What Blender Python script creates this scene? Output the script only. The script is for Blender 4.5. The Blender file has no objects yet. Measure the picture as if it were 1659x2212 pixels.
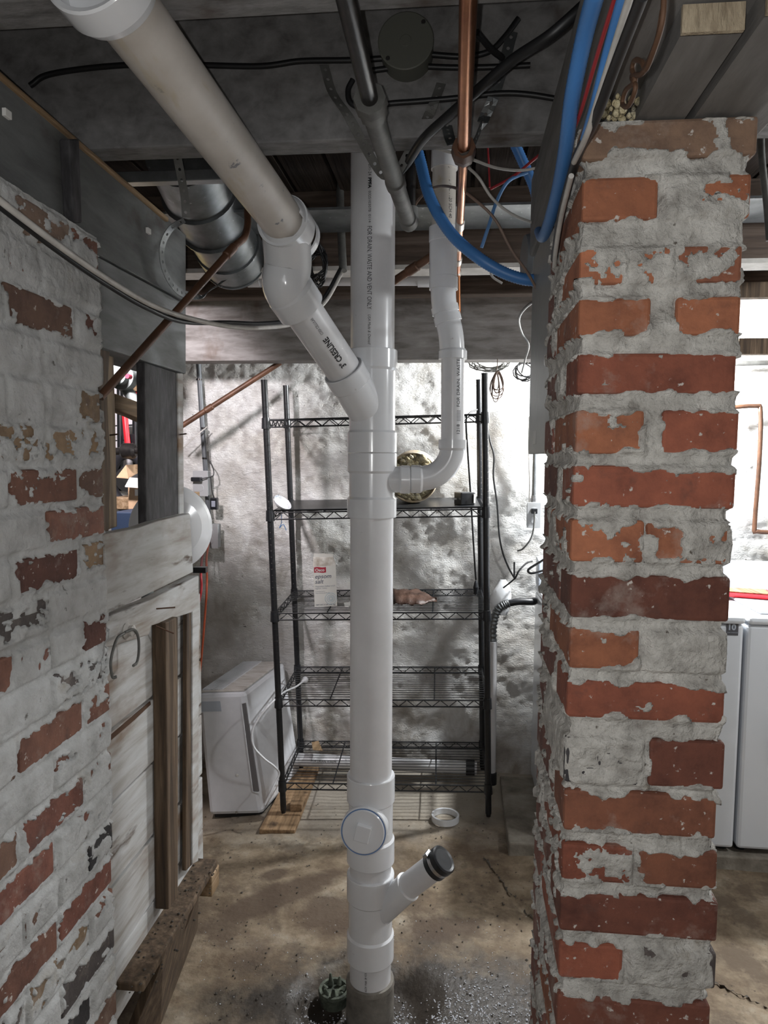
import bpy, math, random
import numpy as np
from mathutils import Vector, Matrix
random.seed(7); rng = np.random.default_rng(7)
sc = bpy.context.scene
# ------------------------------------------------------------------ camera
F = 1536.0; CX = 829.5; CY = 1106.0; CAMH = 1.527
PIT = math.radians(4.5); ROL = math.radians(0.5)
fw = Vector((0, math.cos(PIT), -math.sin(PIT))); up0 = Vector((0, math.sin(PIT), math.cos(PIT))); r0 = Vector((1, 0, 0))
UPV = up0*math.cos(ROL) - r0*math.sin(ROL); RGT = r0*math.cos(ROL) + up0*math.sin(ROL)
CAM = Vector((0, 0, CAMH))
cd = bpy.data.cameras.new('camera'); cam = bpy.data.objects.new('camera', cd); sc.collection.objects.link(cam)
cd.sensor_fit = 'VERTICAL'; cd.sensor_height = 36.0; cd.lens = 36.0*F/2212.0
cd.clip_start = 0.02
m3 = Matrix((RGT, UPV, -fw)).transposed()
cam.matrix_world = Matrix.Translation(CAM) @ m3.to_4x4()
sc.camera = cam
# ------------------------------------------------------------------ world, exposure, lamps
YAW = math.radians(5.8); CA, SA = math.cos(YAW), math.sin(YAW)
XB = Vector((CA, -SA, 0)); YB = Vector((SA, CA, 0))
def B(u, v, h): return XB*u + YB*v + Vector((0, 0, h))
w = bpy.data.worlds.new('world'); sc.world = w; w.use_nodes = True
w.node_tree.nodes['Background'].inputs[0].default_value = (.75, .85, 1, 1)
w.node_tree.nodes['Background'].inputs[1].default_value = 0.02
vs = sc.view_settings; vs.view_transform = 'Standard'; vs.look = 'None'; vs.gamma = 1.0; vs.use_curve_mapping = False
vs.exposure = 0.0
def lamp(name, loc, watts, radius, col, spot=None, to=None):
    ld = bpy.data.lights.new(name, 'SPOT' if spot else 'POINT'); ld.energy = watts; ld.shadow_soft_size = radius; ld.color = col
    o = bpy.data.objects.new(name, ld); sc.collection.objects.link(o); o.location = loc
    if spot:
        ld.spot_size = math.radians(spot); ld.spot_blend = .5
        o.rotation_euler = (Vector(to)-Vector(loc)).to_track_quat('-Z', 'Y').to_euler()
    return o
LAMP_WASH = B(0.78, 3.12, 1.99)
lamp('phone_torch', CAM-RGT*.02+UPV*.004, 12, .004, (1, .985, .96))
lamp('rear_fill_lamp', B(-.05, -1.0, 2.0), 4, .12, (.95, .97, 1))  # weak unseen fill lamp, added behind the viewer
lamp('laundry_lamp', LAMP_WASH, 190, .04, (.95, .98, 1))
lamp('laundry_lamp_two', B(1.75, 1.75, 2.10), 45, .06, (.95, .98, 1))
lamp('workshop_lamp', B(-1.05, 1.9, 2.05), 90, .05, (1, .93, .97), spot=100, to=B(-1.75, 3.2, 1.2))
# soft fill light added at the front wall, behind the viewer
wl_ = bpy.data.lights.new('front_fill_light', 'AREA'); wl_.shape = 'RECTANGLE'; wl_.size = 1.1; wl_.size_y = .75; wl_.energy = 9; wl_.color = (.95, .975, 1)
wo = bpy.data.objects.new('front_fill_light', wl_); sc.collection.objects.link(wo); wo.location = B(-.05, -2.36, 1.50)
wo.rotation_euler = (YB).to_track_quat('-Z', 'Y').to_euler()
# ------------------------------------------------------------------ pixel helpers (1659 x 2212 frame)
def ray(x, y): return fw + RGT*((x-CX)/F) + UPV*((CY-y)/F)
def px(x, y, z): return CAM + ray(x, y)*z
def onplane(x, y, p, n):
    d = ray(x, y); return CAM + d*((p-CAM).dot(n)/d.dot(n))
def onv(x, y, v): return onplane(x, y, B(0, v, 0), YB)
def onu(x, y, u): return onplane(x, y, B(u, 0, 0), XB)
def onh(x, y, h): return onplane(x, y, Vector((0, 0, h)), Vector((0, 0, 1)))
def ony(x, y, yy): return onplane(x, y, Vector((0, yy, 0)), Vector((0, 1, 0)))
def toB(p): return (p.dot(XB), p.dot(YB), p.z)
# ------------------------------------------------------------------ numpy noise
def _h(ix, iy, iz):
    n = (ix*73856093) ^ (iy*19349663) ^ (iz*83492791)
    n = (n ^ (n >> 13))*1274126177
    n = n & 0x7fffffff
    n = ((n ^ (n >> 16))*668265263) & 0x7fffffff
    return n/float(0x7fffffff)
def vnoise(x, y, z):
    x, y, z = [np.asarray(a, dtype=np.float64) for a in np.broadcast_arrays(x, y, z)]
    ix, iy, iz = [np.floor(a).astype(np.int64) for a in (x, y, z)]
    fx, fy, fz = x-ix, y-iy, z-iz
    fx, fy, fz = [f*f*(3-2*f) for f in (fx, fy, fz)]
    r = 0
    for dx in (0, 1):
        for dy in (0, 1):
            for dz in (0, 1):
                r = r + _h(ix+dx, iy+dy, iz+dz)*(fx if dx else 1-fx)*(fy if dy else 1-fy)*(fz if dz else 1-fz)
    return r
def fbm(x, y, z, o=4, g=.5):
    a, s, t = 1.0, 0, 0
    for i in range(o):
        s = s + a*vnoise(np.asarray(x)*2**i+17*i, np.asarray(y)*2**i+5*i, np.asarray(z)*2**i+9*i); t += a; a *= g
    return s/t
def sstep(a, b, x):
    t = np.clip((np.asarray(x, dtype=float)-a)/(b-a), 0, 1); return t*t*(3-2*t)
# ------------------------------------------------------------------ materials
def _nm(name):
    m = bpy.data.materials.new(name); m.use_nodes = True
    nt = m.node_tree; b = nt.nodes['Principled BSDF']
    return m, nt, b
def _ramp(nt, fac, cols):
    r = nt.nodes.new('ShaderNodeValToRGB'); e = r.color_ramp.elements
    while len(e) < len(cols): e.new(.5)
    for i, (p, c) in enumerate(cols):
        e[i].position = p; e[i].color = (c[0], c[1], c[2], 1)
    nt.links.new(fac, r.inputs[0]); return r.outputs[0]
def _noise(nt, vec, scale, detail=6, rough=.55, dist=0):
    n = nt.nodes.new('ShaderNodeTexNoise'); n.inputs['Scale'].default_value = scale; n.inputs['Detail'].default_value = detail
    n.inputs['Roughness'].default_value = rough; n.inputs['Distortion'].default_value = dist
    nt.links.new(vec, n.inputs['Vector']); return n.outputs['Fac']
def _coord(nt, scale=(1, 1, 1), rot=YAW):
    t = nt.nodes.new('ShaderNodeTexCoord'); mp = nt.nodes.new('ShaderNodeMapping'); mp.inputs['Rotation'].default_value = (0, 0, rot)
    m2 = nt.nodes.new('ShaderNodeMapping'); m2.inputs['Scale'].default_value = scale
    nt.links.new(t.outputs['Object'], mp.inputs[0]); nt.links.new(mp.outputs[0], m2.inputs[0]); return m2.outputs[0]
def _mix(nt, fac, a, b, mode='MIX'):
    m = nt.nodes.new('ShaderNodeMix'); m.data_type = 'RGBA'; m.blend_type = mode
    for s, v in ((m.inputs[0], fac), (m.inputs[6], a), (m.inputs[7], b)):
        if hasattr(v, 'is_linked'): nt.links.new(v, s)
        elif isinstance(v, (int, float)): s.default_value = v
        else: s.default_value = (v[0], v[1], v[2], 1)
    return m.outputs[2]
def _bump(nt, b, fac, strength, dist=.01):
    n = nt.nodes.new('ShaderNodeBump'); n.inputs['Strength'].default_value = strength; n.inputs['Distance'].default_value = dist
    nt.links.new(fac, n.inputs['Height']); nt.links.new(n.outputs[0], b.inputs['Normal'])
def surf(name, cols, scale=8, st=(1, 1, 1), rough=.6, metal=0, bump=None, spots=None, detail=6, dist=0, rr=None, coat=0):
    m, nt, b = _nm(name); v = _coord(nt, st)
    f = _noise(nt, v, scale, detail, .6, dist)
    c = _ramp(nt, f, cols)
    for s in (spots or []):           # (scale, lo, hi, colour, stretch)
        vv = _coord(nt, s[4]) if len(s) > 4 else v
        g = _noise(nt, vv, s[0], 5, .6)
        k = _ramp(nt, g, [(s[1], (0, 0, 0)), (s[2], (1, 1, 1))])
        c = _mix(nt, k, c, s[3])
    nt.links.new(c, b.inputs['Base Color'])
    if rr: nt.links.new(_ramp(nt, f, [(.3, (rr[0],)*3), (.7, (rr[1],)*3)]), b.inputs['Roughness'])
    else: b.inputs['Roughness'].default_value = rough
    b.inputs['Metallic'].default_value = metal
    if coat: b.inputs['Coat Weight'].default_value = coat
    if bump: _bump(nt, b, _noise(nt, v, bump[0], 5, .6), bump[1], bump[2] if len(bump) > 2 else .01)
    return m
def plain(name, c, rough=.5, metal=0, emit=0):
    m, nt, b = _nm(name); b.inputs['Base Color'].default_value = (c[0], c[1], c[2], 1)
    b.inputs['Roughness'].default_value = rough; b.inputs['Metallic'].default_value = metal
    if emit: b.inputs['Emission Color'].default_value = (c[0], c[1], c[2], 1); b.inputs['Emission Strength'].default_value = emit
    return m
MT = {}
GU, GV, GZ = (1.2, 22, 22), (22, 1.2, 22), (22, 22, 1.2)
def wood(name, dark, mid, light, st, scale=3, spots=None, rough=.8, bump=.35):
    return surf(name, [(.28, dark), (.5, mid), (.74, light)], scale, st, rough, 0, (scale*2.2, bump, .004), spots, 8, .3)
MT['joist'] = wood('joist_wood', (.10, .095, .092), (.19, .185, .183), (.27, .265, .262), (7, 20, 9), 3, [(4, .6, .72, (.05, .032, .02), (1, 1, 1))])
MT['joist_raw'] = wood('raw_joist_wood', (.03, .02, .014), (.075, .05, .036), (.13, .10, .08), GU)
MT['beam'] = wood('beam_wood', (.095, .09, .082), (.15, .143, .135), (.21, .203, .195), (12, 2.5, 12), 2.5, [(3, .62, .75, (.07, .05, .035), (1, 1, 1))])
MT['header'] = wood('header_wood', (.11, .112, .112), (.19, .197, .2), (.27, .283, .288), (9, 2.2, 9), 2.5, [(5, .6, .75, (.10, .07, .05), (1, 1, 1))])
MT['header_dark'] = wood('dark_header_wood', (.075, .078, .076), (.125, .13, .128), (.185, .192, .19), (9, 2.2, 9), 2.5, [(5, .6, .75, (.07, .05, .04), (1, 1, 1))])
MT['brownbeam'] = wood('back_beam_wood', (.13, .115, .105), (.25, .235, .225), (.36, .345, .335), (2.5, 14, 12), 3, [(2.6, .56, .70, (.11, .065, .042), (1.5, 1, .8))])
MT['dark_post'] = wood('dark_post_wood', (.014, .013, .014), (.042, .04, .043), (.09, .087, .09), (14, 14, 4), 4)
MT['white_plank'] = wood('whitewashed_plank', (.27, .23, .19), (.47, .47, .46), (.60, .615, .62), (15, 1.8, 15), 2.0, [(3.0, .50, .66, (.20, .13, .08), (2.8, .8, 2.0)), (7, .62, .70, (.10, .07, .05), (3, .6, 3))])
MT['brown_stud'] = wood('brown_stud_wood', (.022, .014, .009), (.085, .055, .032), (.20, .14, .09), GZ, 3)
MT['tan_wood'] = wood('tan_wood', (.10, .06, .03), (.26, .17, .09), (.42, .30, .19), GV, 3)
MT['tan_stud'] = wood('tan_stud_wood', (.09, .06, .035), (.22, .16, .10), (.36, .28, .2), GZ, 3)
MT['board'] = wood('floor_board_wood', (.10, .06, .03), (.27, .17, .09), (.42, .29, .17), GV, 3, [(9, .58, .7, (.06, .04, .025), (1, 1, 1))])
MT['splinter'] = surf('splintered_wood', [(.3, (.12, .085, .05)), (.7, (.5, .42, .3))], 60, (1, 1, .25), .9, 0, (80, .8, .01))
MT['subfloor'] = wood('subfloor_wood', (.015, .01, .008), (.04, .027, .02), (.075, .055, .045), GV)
MT['mortar'] = surf('whitewashed_mortar', [(.28, (.27, .25, .225)), (.45, (.47, .452, .42)), (.66, (.66, .64, .60))], 34, (1, 1, 1), .9, 0, (120, .9, .009),
                    [(13, .62, .74, (.30, .26, .21)), (70, .67, .72, (.14, .12, .10))])
MT['mortar_left'] = surf('grey_whitewashed_mortar', [(.25, (.33, .33, .32)), (.45, (.47, .475, .47)), (.7, (.60, .61, .61))], 18, (1, 1, 1), .85, 0, (90, .6, .008),
                    [(9, .60, .74, (.36, .33, .28)), (48, .66, .72, (.15, .14, .13))])
def brick_mat():
    m, nt, b = _nm('brick'); v = _coord(nt)
    oi = nt.nodes.new('ShaderNodeObjectInfo')
    k = _ramp(nt, _noise(nt, v, 16, 8, .7), [(.25, (.40, .38, .42)), (.5, (.92, .92, .92)), (.72, (1.22, 1.2, 1.15))])
    c = _mix(nt, 1.0, oi.outputs['Color'], k, 'MULTIPLY')
    soot = _ramp(nt, _noise(nt, v, 11, 5, .7), [(.60, (0, 0, 0)), (.78, (.75, .75, .75))])
    c = _mix(nt, soot, c, (.07, .045, .04))
    sp = _ramp(nt, _noise(nt, v, 75, 4, .6), [(.645, (0, 0, 0)), (.69, (1, 1, 1))])
    c = _mix(nt, sp, c, (.56, .52, .48))
    film = _ramp(nt, _noise(nt, v, 9, 6, .7), [(.56, (0, 0, 0)), (.70, (.5, .5, .5))])
    c = _mix(nt, film, c, (.40, .34, .30))
    nt.links.new(c, b.inputs['Base Color']); b.inputs['Roughness'].default_value = .85
    _bump(nt, b, _noise(nt, v, 120, 5, .6), .35, .004); return m
MT['brick'] = brick_mat()
def wall_mat():
    m, nt, b = _nm('whitewashed_stone'); v = _coord(nt)
    f = _noise(nt, v, 7, 8, .62, .6)
    c = _ramp(nt, f, [(.22, (.42, .39, .34)), (.42, (.68, .665, .635)), (.62, (.79, .785, .77))])
    d = _ramp(nt, _noise(nt, v, 2.6, 5, .65), [(.52, (0, 0, 0)), (.72, (.6, .6, .6))])
    c = _mix(nt, d, c, (.36, .31, .25))
    # damp brown near the floor (rising damp, with a ragged edge of its own)
    t = nt.nodes.new('ShaderNodeTexCoord'); s = nt.nodes.new('ShaderNodeSeparateXYZ'); nt.links.new(t.outputs['Object'], s.inputs[0])
    ad = nt.nodes.new('ShaderNodeMath'); ad.operation = 'MULTIPLY_ADD'; nt.links.new(f, ad.inputs[0]); ad.inputs[1].default_value = 1.3
    nt.links.new(s.outputs['Z'], ad.inputs[2])
    k = _ramp(nt, ad.outputs[0], [(.55, (.75, .75, .75)), (1.0, (0, 0, 0))])
    c = _mix(nt, k, c, (.25, .2, .145))
    fl = _ramp(nt, _noise(nt, _coord(nt, (1, 1, 2)), 38, 4, .6), [(.68, (0, 0, 0)), (.73, (1, 1, 1))])
    c = _mix(nt, fl, c, (.2, .18, .16))
    nt.links.new(c, b.inputs['Base Color']); b.inputs['Roughness'].default_value = .85
    mp = _coord(nt, (16, 16, 34), 0)
    n1 = _noise(nt, mp, 2.0, 6, .62, 2.6)
    _bump(nt, b, n1, .8, .012); return m
MT['wall'] = wall_mat()
def floor_mat():
    m, nt, b = _nm('stained_concrete'); v = _coord(nt)
    c = _ramp(nt, _noise(nt, v, 4.2, 11, .74, .1), [(.32, (.075, .05, .03)), (.44, (.16, .115, .072)), (.55, (.25, .195, .132)), (.72, (.38, .335, .265))])
    st = _ramp(nt, _noise(nt, v, 2.9, 9, .72, .15), [(.50, (0, 0, 0)), (.58, (.8, .8, .8))])
    c = _mix(nt, st, c, (.10, .07, .045))
    t = nt.nodes.new('ShaderNodeTexCoord')
    def blob(cx, cy, r0_, r1_, amp, sq=(1, 1)):
        mp = nt.nodes.new('ShaderNodeMapping'); mp.inputs['Location'].default_value = (-cx*sq[0], -cy*sq[1], 0); mp.inputs['Scale'].default_value = (sq[0], sq[1], 0)
        nt.links.new(t.outputs['Object'], mp.inputs[0])
        ln = nt.nodes.new('ShaderNodeVectorMath'); ln.operation = 'LENGTH'; nt.links.new(mp.outputs[0], ln.inputs[0])
        ad = nt.nodes.new('ShaderNodeMath'); ad.operation = 'MULTIPLY_ADD'; nt.links.new(_noise(nt, v, 9, 6, .65), ad.inputs[0]); ad.inputs[1].default_value = amp
        nt.links.new(ln.outputs['Value'], ad.inputs[2])
        return _ramp(nt, ad.outputs[0], [(r0_, (1, 1, 1)), (r1_, (0, 0, 0))])
    grey = blob(.1, 3.15, .55, .95, .6, (.55, 1.3)); c = _mix(nt, _mix(nt, .75, (0, 0, 0), grey), c, (.36, .33, .28))
    wet = blob(.06, 1.83, .50, .70, .55, (.62, 1.3)); c = _mix(nt, wet, c, (.035, .027, .02))
    def streak(pa, pb, hw, amp):      # elongated damp trail between two floor points
        c_ = (pa+pb)/2; d_ = pb-pa; an = math.atan2(d_.y, d_.x); src = t.outputs['Object']
        for loc, rot_, scl in (((-c_.x, -c_.y, 0), 0, (1, 1, 1)), ((0, 0, 0), -an, (1, 1, 0)), ((0, 0, 0), 0, (.5/(d_.length*.5), .5/hw, 0))):
            mp = nt.nodes.new('ShaderNodeMapping'); mp.inputs['Location'].default_value = loc; mp.inputs['Rotation'].default_value = (0, 0, rot_); mp.inputs['Scale'].default_value = scl
            nt.links.new(src, mp.inputs[0]); src = mp.outputs[0]
        ln = nt.nodes.new('ShaderNodeVectorMath'); ln.operation = 'LENGTH'; nt.links.new(src, ln.inputs[0])
        ad = nt.nodes.new('ShaderNodeMath'); ad.operation = 'MULTIPLY_ADD'; nt.links.new(_noise(nt, v, 11, 7, .7), ad.inputs[0]); ad.inputs[1].default_value = amp
        nt.links.new(ln.outputs['Value'], ad.inputs[2])
        return _ramp(nt, ad.outputs[0], [(.62, (.85, .85, .85)), (.82, (0, 0, 0))])
    for pa, pb, hw in (((420, 2010), (770, 1868), .075), ((640, 1990), (780, 1960), .12), ((860, 2010), (1040, 2000), .07), ((560, 1900), (620, 1870), .05)):
        c = _mix(nt, streak(onh(*pa, 0), onh(*pb, 0), hw, .55), c, (.075, .048, .03))
    wet2 = blob(-.40, 2.10, .36, .52, .75, (1.0, 1.3)); c = _mix(nt, _mix(nt, .6, (0, 0, 0), wet2), c, (.085, .055, .035))
    sp = _ramp(nt, _noise(nt, v, 70, 4, .6), [(.66, (0, 0, 0)), (.71, (1, 1, 1))])
    c = _mix(nt, sp, c, (.06, .045, .035))
    nt.links.new(c, b.inputs['Base Color'])
    nt.links.new(_ramp(nt, wet, [(0, (.8,)*3), (1, (.5,)*3)]), b.inputs['Roughness'])
    _bump(nt, b, _noise(nt, v, 45, 6, .6), .5, .008); return m
MT['floor'] = floor_mat()
MT['pad'] = surf('pad_concrete', [(.3, (.13, .11, .085)), (.7, (.36, .33, .28))], 9, bump=(50, .5, .01), rough=.9)
MT['pvc'] = surf('white_pvc', [(.3, (.60, .60, .61)), (.6, (.70, .70, .715))], 5, rough=.28, spots=[(30, .70, .76, (.40, .38, .37))])
MT['pvc_fit'] = surf('white_pvc_fitting', [(.3, (.67, .68, .70)), (.7, (.76, .77, .79))], 4, rough=.16, spots=[(26, .72, .78, (.45, .43, .42))])
MT['pvc_old'] = surf('aged_pvc', [(.3, (.50, .46, .41)), (.6, (.63, .59, .54))], 7, rough=.4, spots=[(22, .65, .69, (.20, .20, .21)), (7, .58, .72, (.52, .45, .33), (3, .5, 3))])
MT['pvc_grey'] = plain('grey_pvc', (.11, .12, .13), .45)
MT['ink'] = plain('black_ink', (.012, .012, .014), .5)
MT['rubber'] = surf('black_rubber', [(.3, (.008, .009, .011)), (.7, (.02, .021, .024))], 20, rough=.32)
MT['steel'] = plain('clamp_steel', (.55, .56, .58), .28, 1)
MT['galv'] = surf('galvanised_steel', [(.3, (.13, .138, .14)), (.7, (.27, .283, .288))], 14, rough=.42, metal=.85, spots=[(50, .66, .72, (.5, .52, .53))])
MT['galv_old'] = surf('old_galvanised_pipe', [(.3, (.085, .083, .076)), (.7, (.19, .19, .18))], 18, rough=.65, metal=.3)
MT['iron'] = surf('black_iron', [(.3, (.014, .013, .013)), (.7, (.045, .04, .037))], 25, rough=.35, metal=.5)
MT['cast'] = surf('grey_cast_hub', [(.3, (.10, .09, .075)), (.7, (.24, .22, .19))], 22, rough=.7, bump=(70, .4, .004))
MT['copper'] = surf('copper', [(.3, (.27, .10, .045)), (.7, (.62, .27, .125))], 9, rough=.3, metal=.9)
MT['copper_old'] = surf('tarnished_copper', [(.3, (.055, .028, .017)), (.7, (.17, .078, .042))], 12, rough=.5, metal=.25)
MT['solder'] = plain('solder', (.52, .49, .46), .35, .9)
MT['boxpaint'] = plain('dark_box_paint', (.115, .118, .10), .55, .0)
MT['black'] = plain('black_coating', (.012, .013, .015), .35)
MT['cable'] = plain('black_cable', (.012, .012, .013), .45)
MT['bronze'] = plain('brown_wire', (.19, .13, .10), .5)
MT['white_cable'] = surf('white_cable', [(.3, (.42, .40, .37)), (.7, (.58, .56, .53))], 30, rough=.5)
MT['red_cable'] = plain('red_wire', (.33, .02, .025), .45)
MT['blue'] = plain('blue_conduit', (.055, .19, .47), .42)
MT['blue_wire'] = plain('blue_wire', (.09, .22, .45), .45)
MT['orange'] = plain('orange_cord', (.55, .11, .045), .5)
MT['panel'] = surf('grey_panel_paint', [(.3, (.175, .185, .175)), (.7, (.215, .225, .215))], 40, rough=.42)
MT['grey_box'] = plain('grey_outlet_box', (.26, .28, .29), .5)
MT['outlet'] = plain('grey_outlet', (.38, .385, .39), .5)
MT['appliance'] = plain('white_enamel', (.72, .75, .79), .18)
MT['appliance_grey'] = plain('silver_panel', (.42, .46, .52), .3)
MT['dehu'] = surf('white_plastic', [(.3, (.66, .67, .70)), (.7, (.73, .74, .77))], 20, rough=.35, spots=[(60, .72, .76, (.3, .28, .26))])
MT['dehu_dark'] = plain('slot_grey_plastic', (.16, .155, .16), .4)
MT['dehu_top'] = surf('dusty_plastic_top', [(.3, (.42, .38, .33)), (.7, (.66, .64, .62))], 12, st=(1, 4, 1), rough=.7)
MT['carton'] = surf('carton_white', [(.3, (.70, .68, .63)), (.7, (.78, .77, .73))], 10, rough=.55)
MT['carton_top'] = surf('soiled_carton', [(.35, (.40, .34, .27)), (.6, (.76, .73, .67))], 22, rough=.6)
MT['red_print'] = plain('red_print', (.42, .025, .05), .5)
MT['navy_print'] = plain('navy_print', (.04, .05, .10), .5)
MT['grey_print'] = plain('grey_print', (.30, .32, .38), .6)
MT['pale_print'] = plain('pale_blue_print', (.36, .52, .64), .6)
MT['paper'] = plain('white_paper', (.75, .74, .71), .7)
MT['bag'] = plain('white_plastic_bag', (.82, .84, .86), .35)
MT['cardboard'] = surf('cardboard', [(.3, (.46, .29, .17)), (.7, (.60, .41, .26))], 15, rough=.8)
MT['leather'] = surf('brown_hide', [(.3, (.03, .014, .009)), (.7, (.09, .043, .026))], 14, rough=.55, bump=(60, .5, .006))
MT['insul'] = surf('dirty_insulation', [(.3, (.34, .26, .13)), (.5, (.62, .54, .34)), (.75, (.78, .74, .64))], 40, rough=.95, bump=(60, .9, .02))
MT['glass_y'] = surf('insulation_jacket', [(.3, (.46, .34, .2)), (.7, (.66, .58, .46))], 12, rough=.7)
MT['red_strap'] = plain('red_plastic', (.70, .02, .035), .4)
MT['white_wall2'] = plain('bright_white_wall', (.80, .78, .80), .7)
MT['tyre'] = plain('tyre_rubber', (.02, .02, .024), .6)
MT['navy_bin'] = plain('navy_plastic', (.025, .04, .075), .45)
MT['machine'] = plain('grey_machine_paint', (.13, .145, .14), .5, .2)
MT['yellow'] = surf('yellow_insulation', [(.3, (.50, .36, .10)), (.7, (.72, .60, .26))], 30, rough=.8)
MT['green'] = surf('green_corroded', [(.3, (.025, .03, .022)), (.7, (.13, .15, .11))], 40, rough=.8, bump=(60, .6, .006))
MT['chip'] = plain('white_chip', (.55, .56, .60), .35)
MT['grit'] = plain('dark_grit', (.06, .05, .04), .8)
MT['rust'] = plain('rusty_steel', (.085, .042, .022), .7, .3)
MT['bluepaint'] = plain('blue_primer', (.10, .20, .42), .4)
MT['screen'] = plain('dark_badge', (.09, .09, .1), .4)
# ------------------------------------------------------------------ mesh builder
def fr(t):
    t = t.normalized(); a = Vector((0, 0, 1)) if abs(t.z) < .9 else Vector((1, 0, 0))
    s = t.cross(a).normalized(); return s, s.cross(t).normalized()
def smooth(pts, k=8):
    P = [Vector(p) for p in pts]
    if len(P) < 3: return P
    Q = [P[0]*2-P[1]]+P+[P[-1]*2-P[-2]]; out = []
    for i in range(1, len(Q)-2):
        a, b, c, d = Q[i-1], Q[i], Q[i+1], Q[i+2]
        for j in range(k):
            t = j/k
            out.append(.5*((2*b)+(c-a)*t+(2*a-5*b+4*c-d)*t*t+(3*b-a-3*c+d)*t**3))
    return out+[P[-1]]
class MB:
    def __init__(s): s.v = []; s.f = []; s.sm = []
    def add(s, vs_, fs, sm=False):
        o = len(s.v); s.v += [tuple(x) for x in vs_]
        for f in fs: s.f.append(tuple(i+o for i in f)); s.sm.append(sm)
        return s
    def hexa(s, p):   # p: 4 bottom ccw, 4 top
        return s.add(p, [(3, 2, 1, 0), (4, 5, 6, 7), (0, 1, 5, 4), (1, 2, 6, 5), (2, 3, 7, 6), (3, 0, 4, 7)])
    def box(s, a, b):     # building coords
        (u0, v0, h0), (u1, v1, h1) = a, b
        return s.hexa([B(u0, v0, h0), B(u1, v0, h0), B(u1, v1, h0), B(u0, v1, h0), B(u0, v0, h1), B(u1, v0, h1), B(u1, v1, h1), B(u0, v1, h1)])
    def obox(s, c, ax, ay, az):   # centre and half axes
        c = Vector(c); return s.hexa([c-ax-ay-az, c+ax-ay-az, c+ax+ay-az, c-ax+ay-az, c-ax-ay+az, c+ax-ay+az, c+ax+ay+az, c-ax+ay+az])
    def prism(s, poly, vec):
        n = len(poly); P = [Vector(p) for p in poly]; Q = [p+vec for p in P]
        return s.add(P+Q, [tuple(range(n))[::-1], tuple(range(n, 2*n))]+[(i, (i+1) % n, n+(i+1) % n, n+i) for i in range(n)])
    def tube(s, pts, r, n=10, caps=True, closed=False):
        P = [Vector(p) for p in pts]; m = len(P)
        R = r if isinstance(r, (list, tuple)) else [r]*m
        t = (P[1]-P[0]).normalized(); sd, u = fr(t); vs_ = []
        for i in range(m):
            if closed: t2 = (P[(i+1) % m]-P[i-1])
            else: t2 = (P[min(i+1, m-1)]-P[max(i-1, 0)])
            t2 = t2.normalized() if t2.length > 1e-9 else t
            ax = t.cross(t2)
            if ax.length > 1e-6:
                q = Matrix.Rotation(t.angle(t2), 3, ax.normalized()); sd = q @ sd; u = q @ u
            t = t2
            for k in range(n):
                a = 2*math.pi*k/n; vs_.append(P[i]+(sd*math.cos(a)+u*math.sin(a))*R[i])
        fs = []
        for i in range(m-1 if not closed else m):
            j = (i+1) % m
            for k in range(n): fs.append((i*n+k, i*n+(k+1) % n, j*n+(k+1) % n, j*n+k))
        s.add(vs_, fs, True)
        if caps and not closed:
            s.add(vs_[:n], [tuple(range(n))[::-1]]); s.add(vs_[-n:], [tuple(range(n))])
        return s
    def lathe(s, p0, ax, prof, n=32, caps=True):   # prof: (t along axis, r); sharp between segments
        p0 = Vector(p0); ax = Vector(ax).normalized(); sd, u = fr(ax)
        ring = lambda t, r: [p0+ax*t+(sd*math.cos(2*math.pi*k/n)+u*math.sin(2*math.pi*k/n))*r for k in range(n)]
        for (t0, ra), (t1, rb) in zip(prof, prof[1:]):
            s.add(ring(t0, ra)+ring(t1, rb), [(k, (k+1) % n, n+(k+1) % n, n+k) for k in range(n)], True)
        if caps:
            if prof[0][1] > 1e-6: s.add(ring(*prof[0]), [tuple(range(n))[::-1]])
            if prof[-1][1] > 1e-6: s.add(ring(*prof[-1]), [tuple(range(n))])
        return s
    def build(s, name, m, parent=None, bev=0, solid=0):
        me = bpy.data.meshes.new(name); me.from_pydata(s.v, [], s.f); me.update()
        me.polygons.foreach_set('use_smooth', s.sm)
        me.materials.append(MT[m] if isinstance(m, str) else m)
        return link(name, me, parent, bev, solid)
def link(name, me, parent=None, bev=0, solid=0):
    o = bpy.data.objects.new(name, me); sc.collection.objects.link(o)
    if parent:
        o.parent = parent
        if parent.type == 'EMPTY': o.matrix_parent_inverse = Matrix.Translation(-parent.location)
    if bev:
        b = o.modifiers.new('bevel', 'BEVEL'); b.width = bev; b.segments = 2; b.limit_method = 'ANGLE'; b.angle_limit = .6
    if solid:
        b = o.modifiers.new('solid', 'SOLIDIFY'); b.thickness = solid; b.offset = 0
    return o
def thing(name, label, cat, loc, group=None):
    o = bpy.data.objects.new(name, None); sc.collection.objects.link(o); o.location = loc; o.empty_display_size = .05
    return tag(o, label, cat, group)
def tag(o, label, cat, group=None):
    o['label'] = label; o['category'] = cat
    if group: o['group'] = group
    return o
def struct(o, label=None):
    o['kind'] = 'structure'
    if label: o['label'] = label
    return o
def T(name, m, pts, r, label=None, cat=None, parent=None, n=8, k=8, group=None):
    o = MB().tube(smooth(pts, k), r, n).build(name, m, parent)
    if label: tag(o, label, cat, group)
    return o
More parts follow.
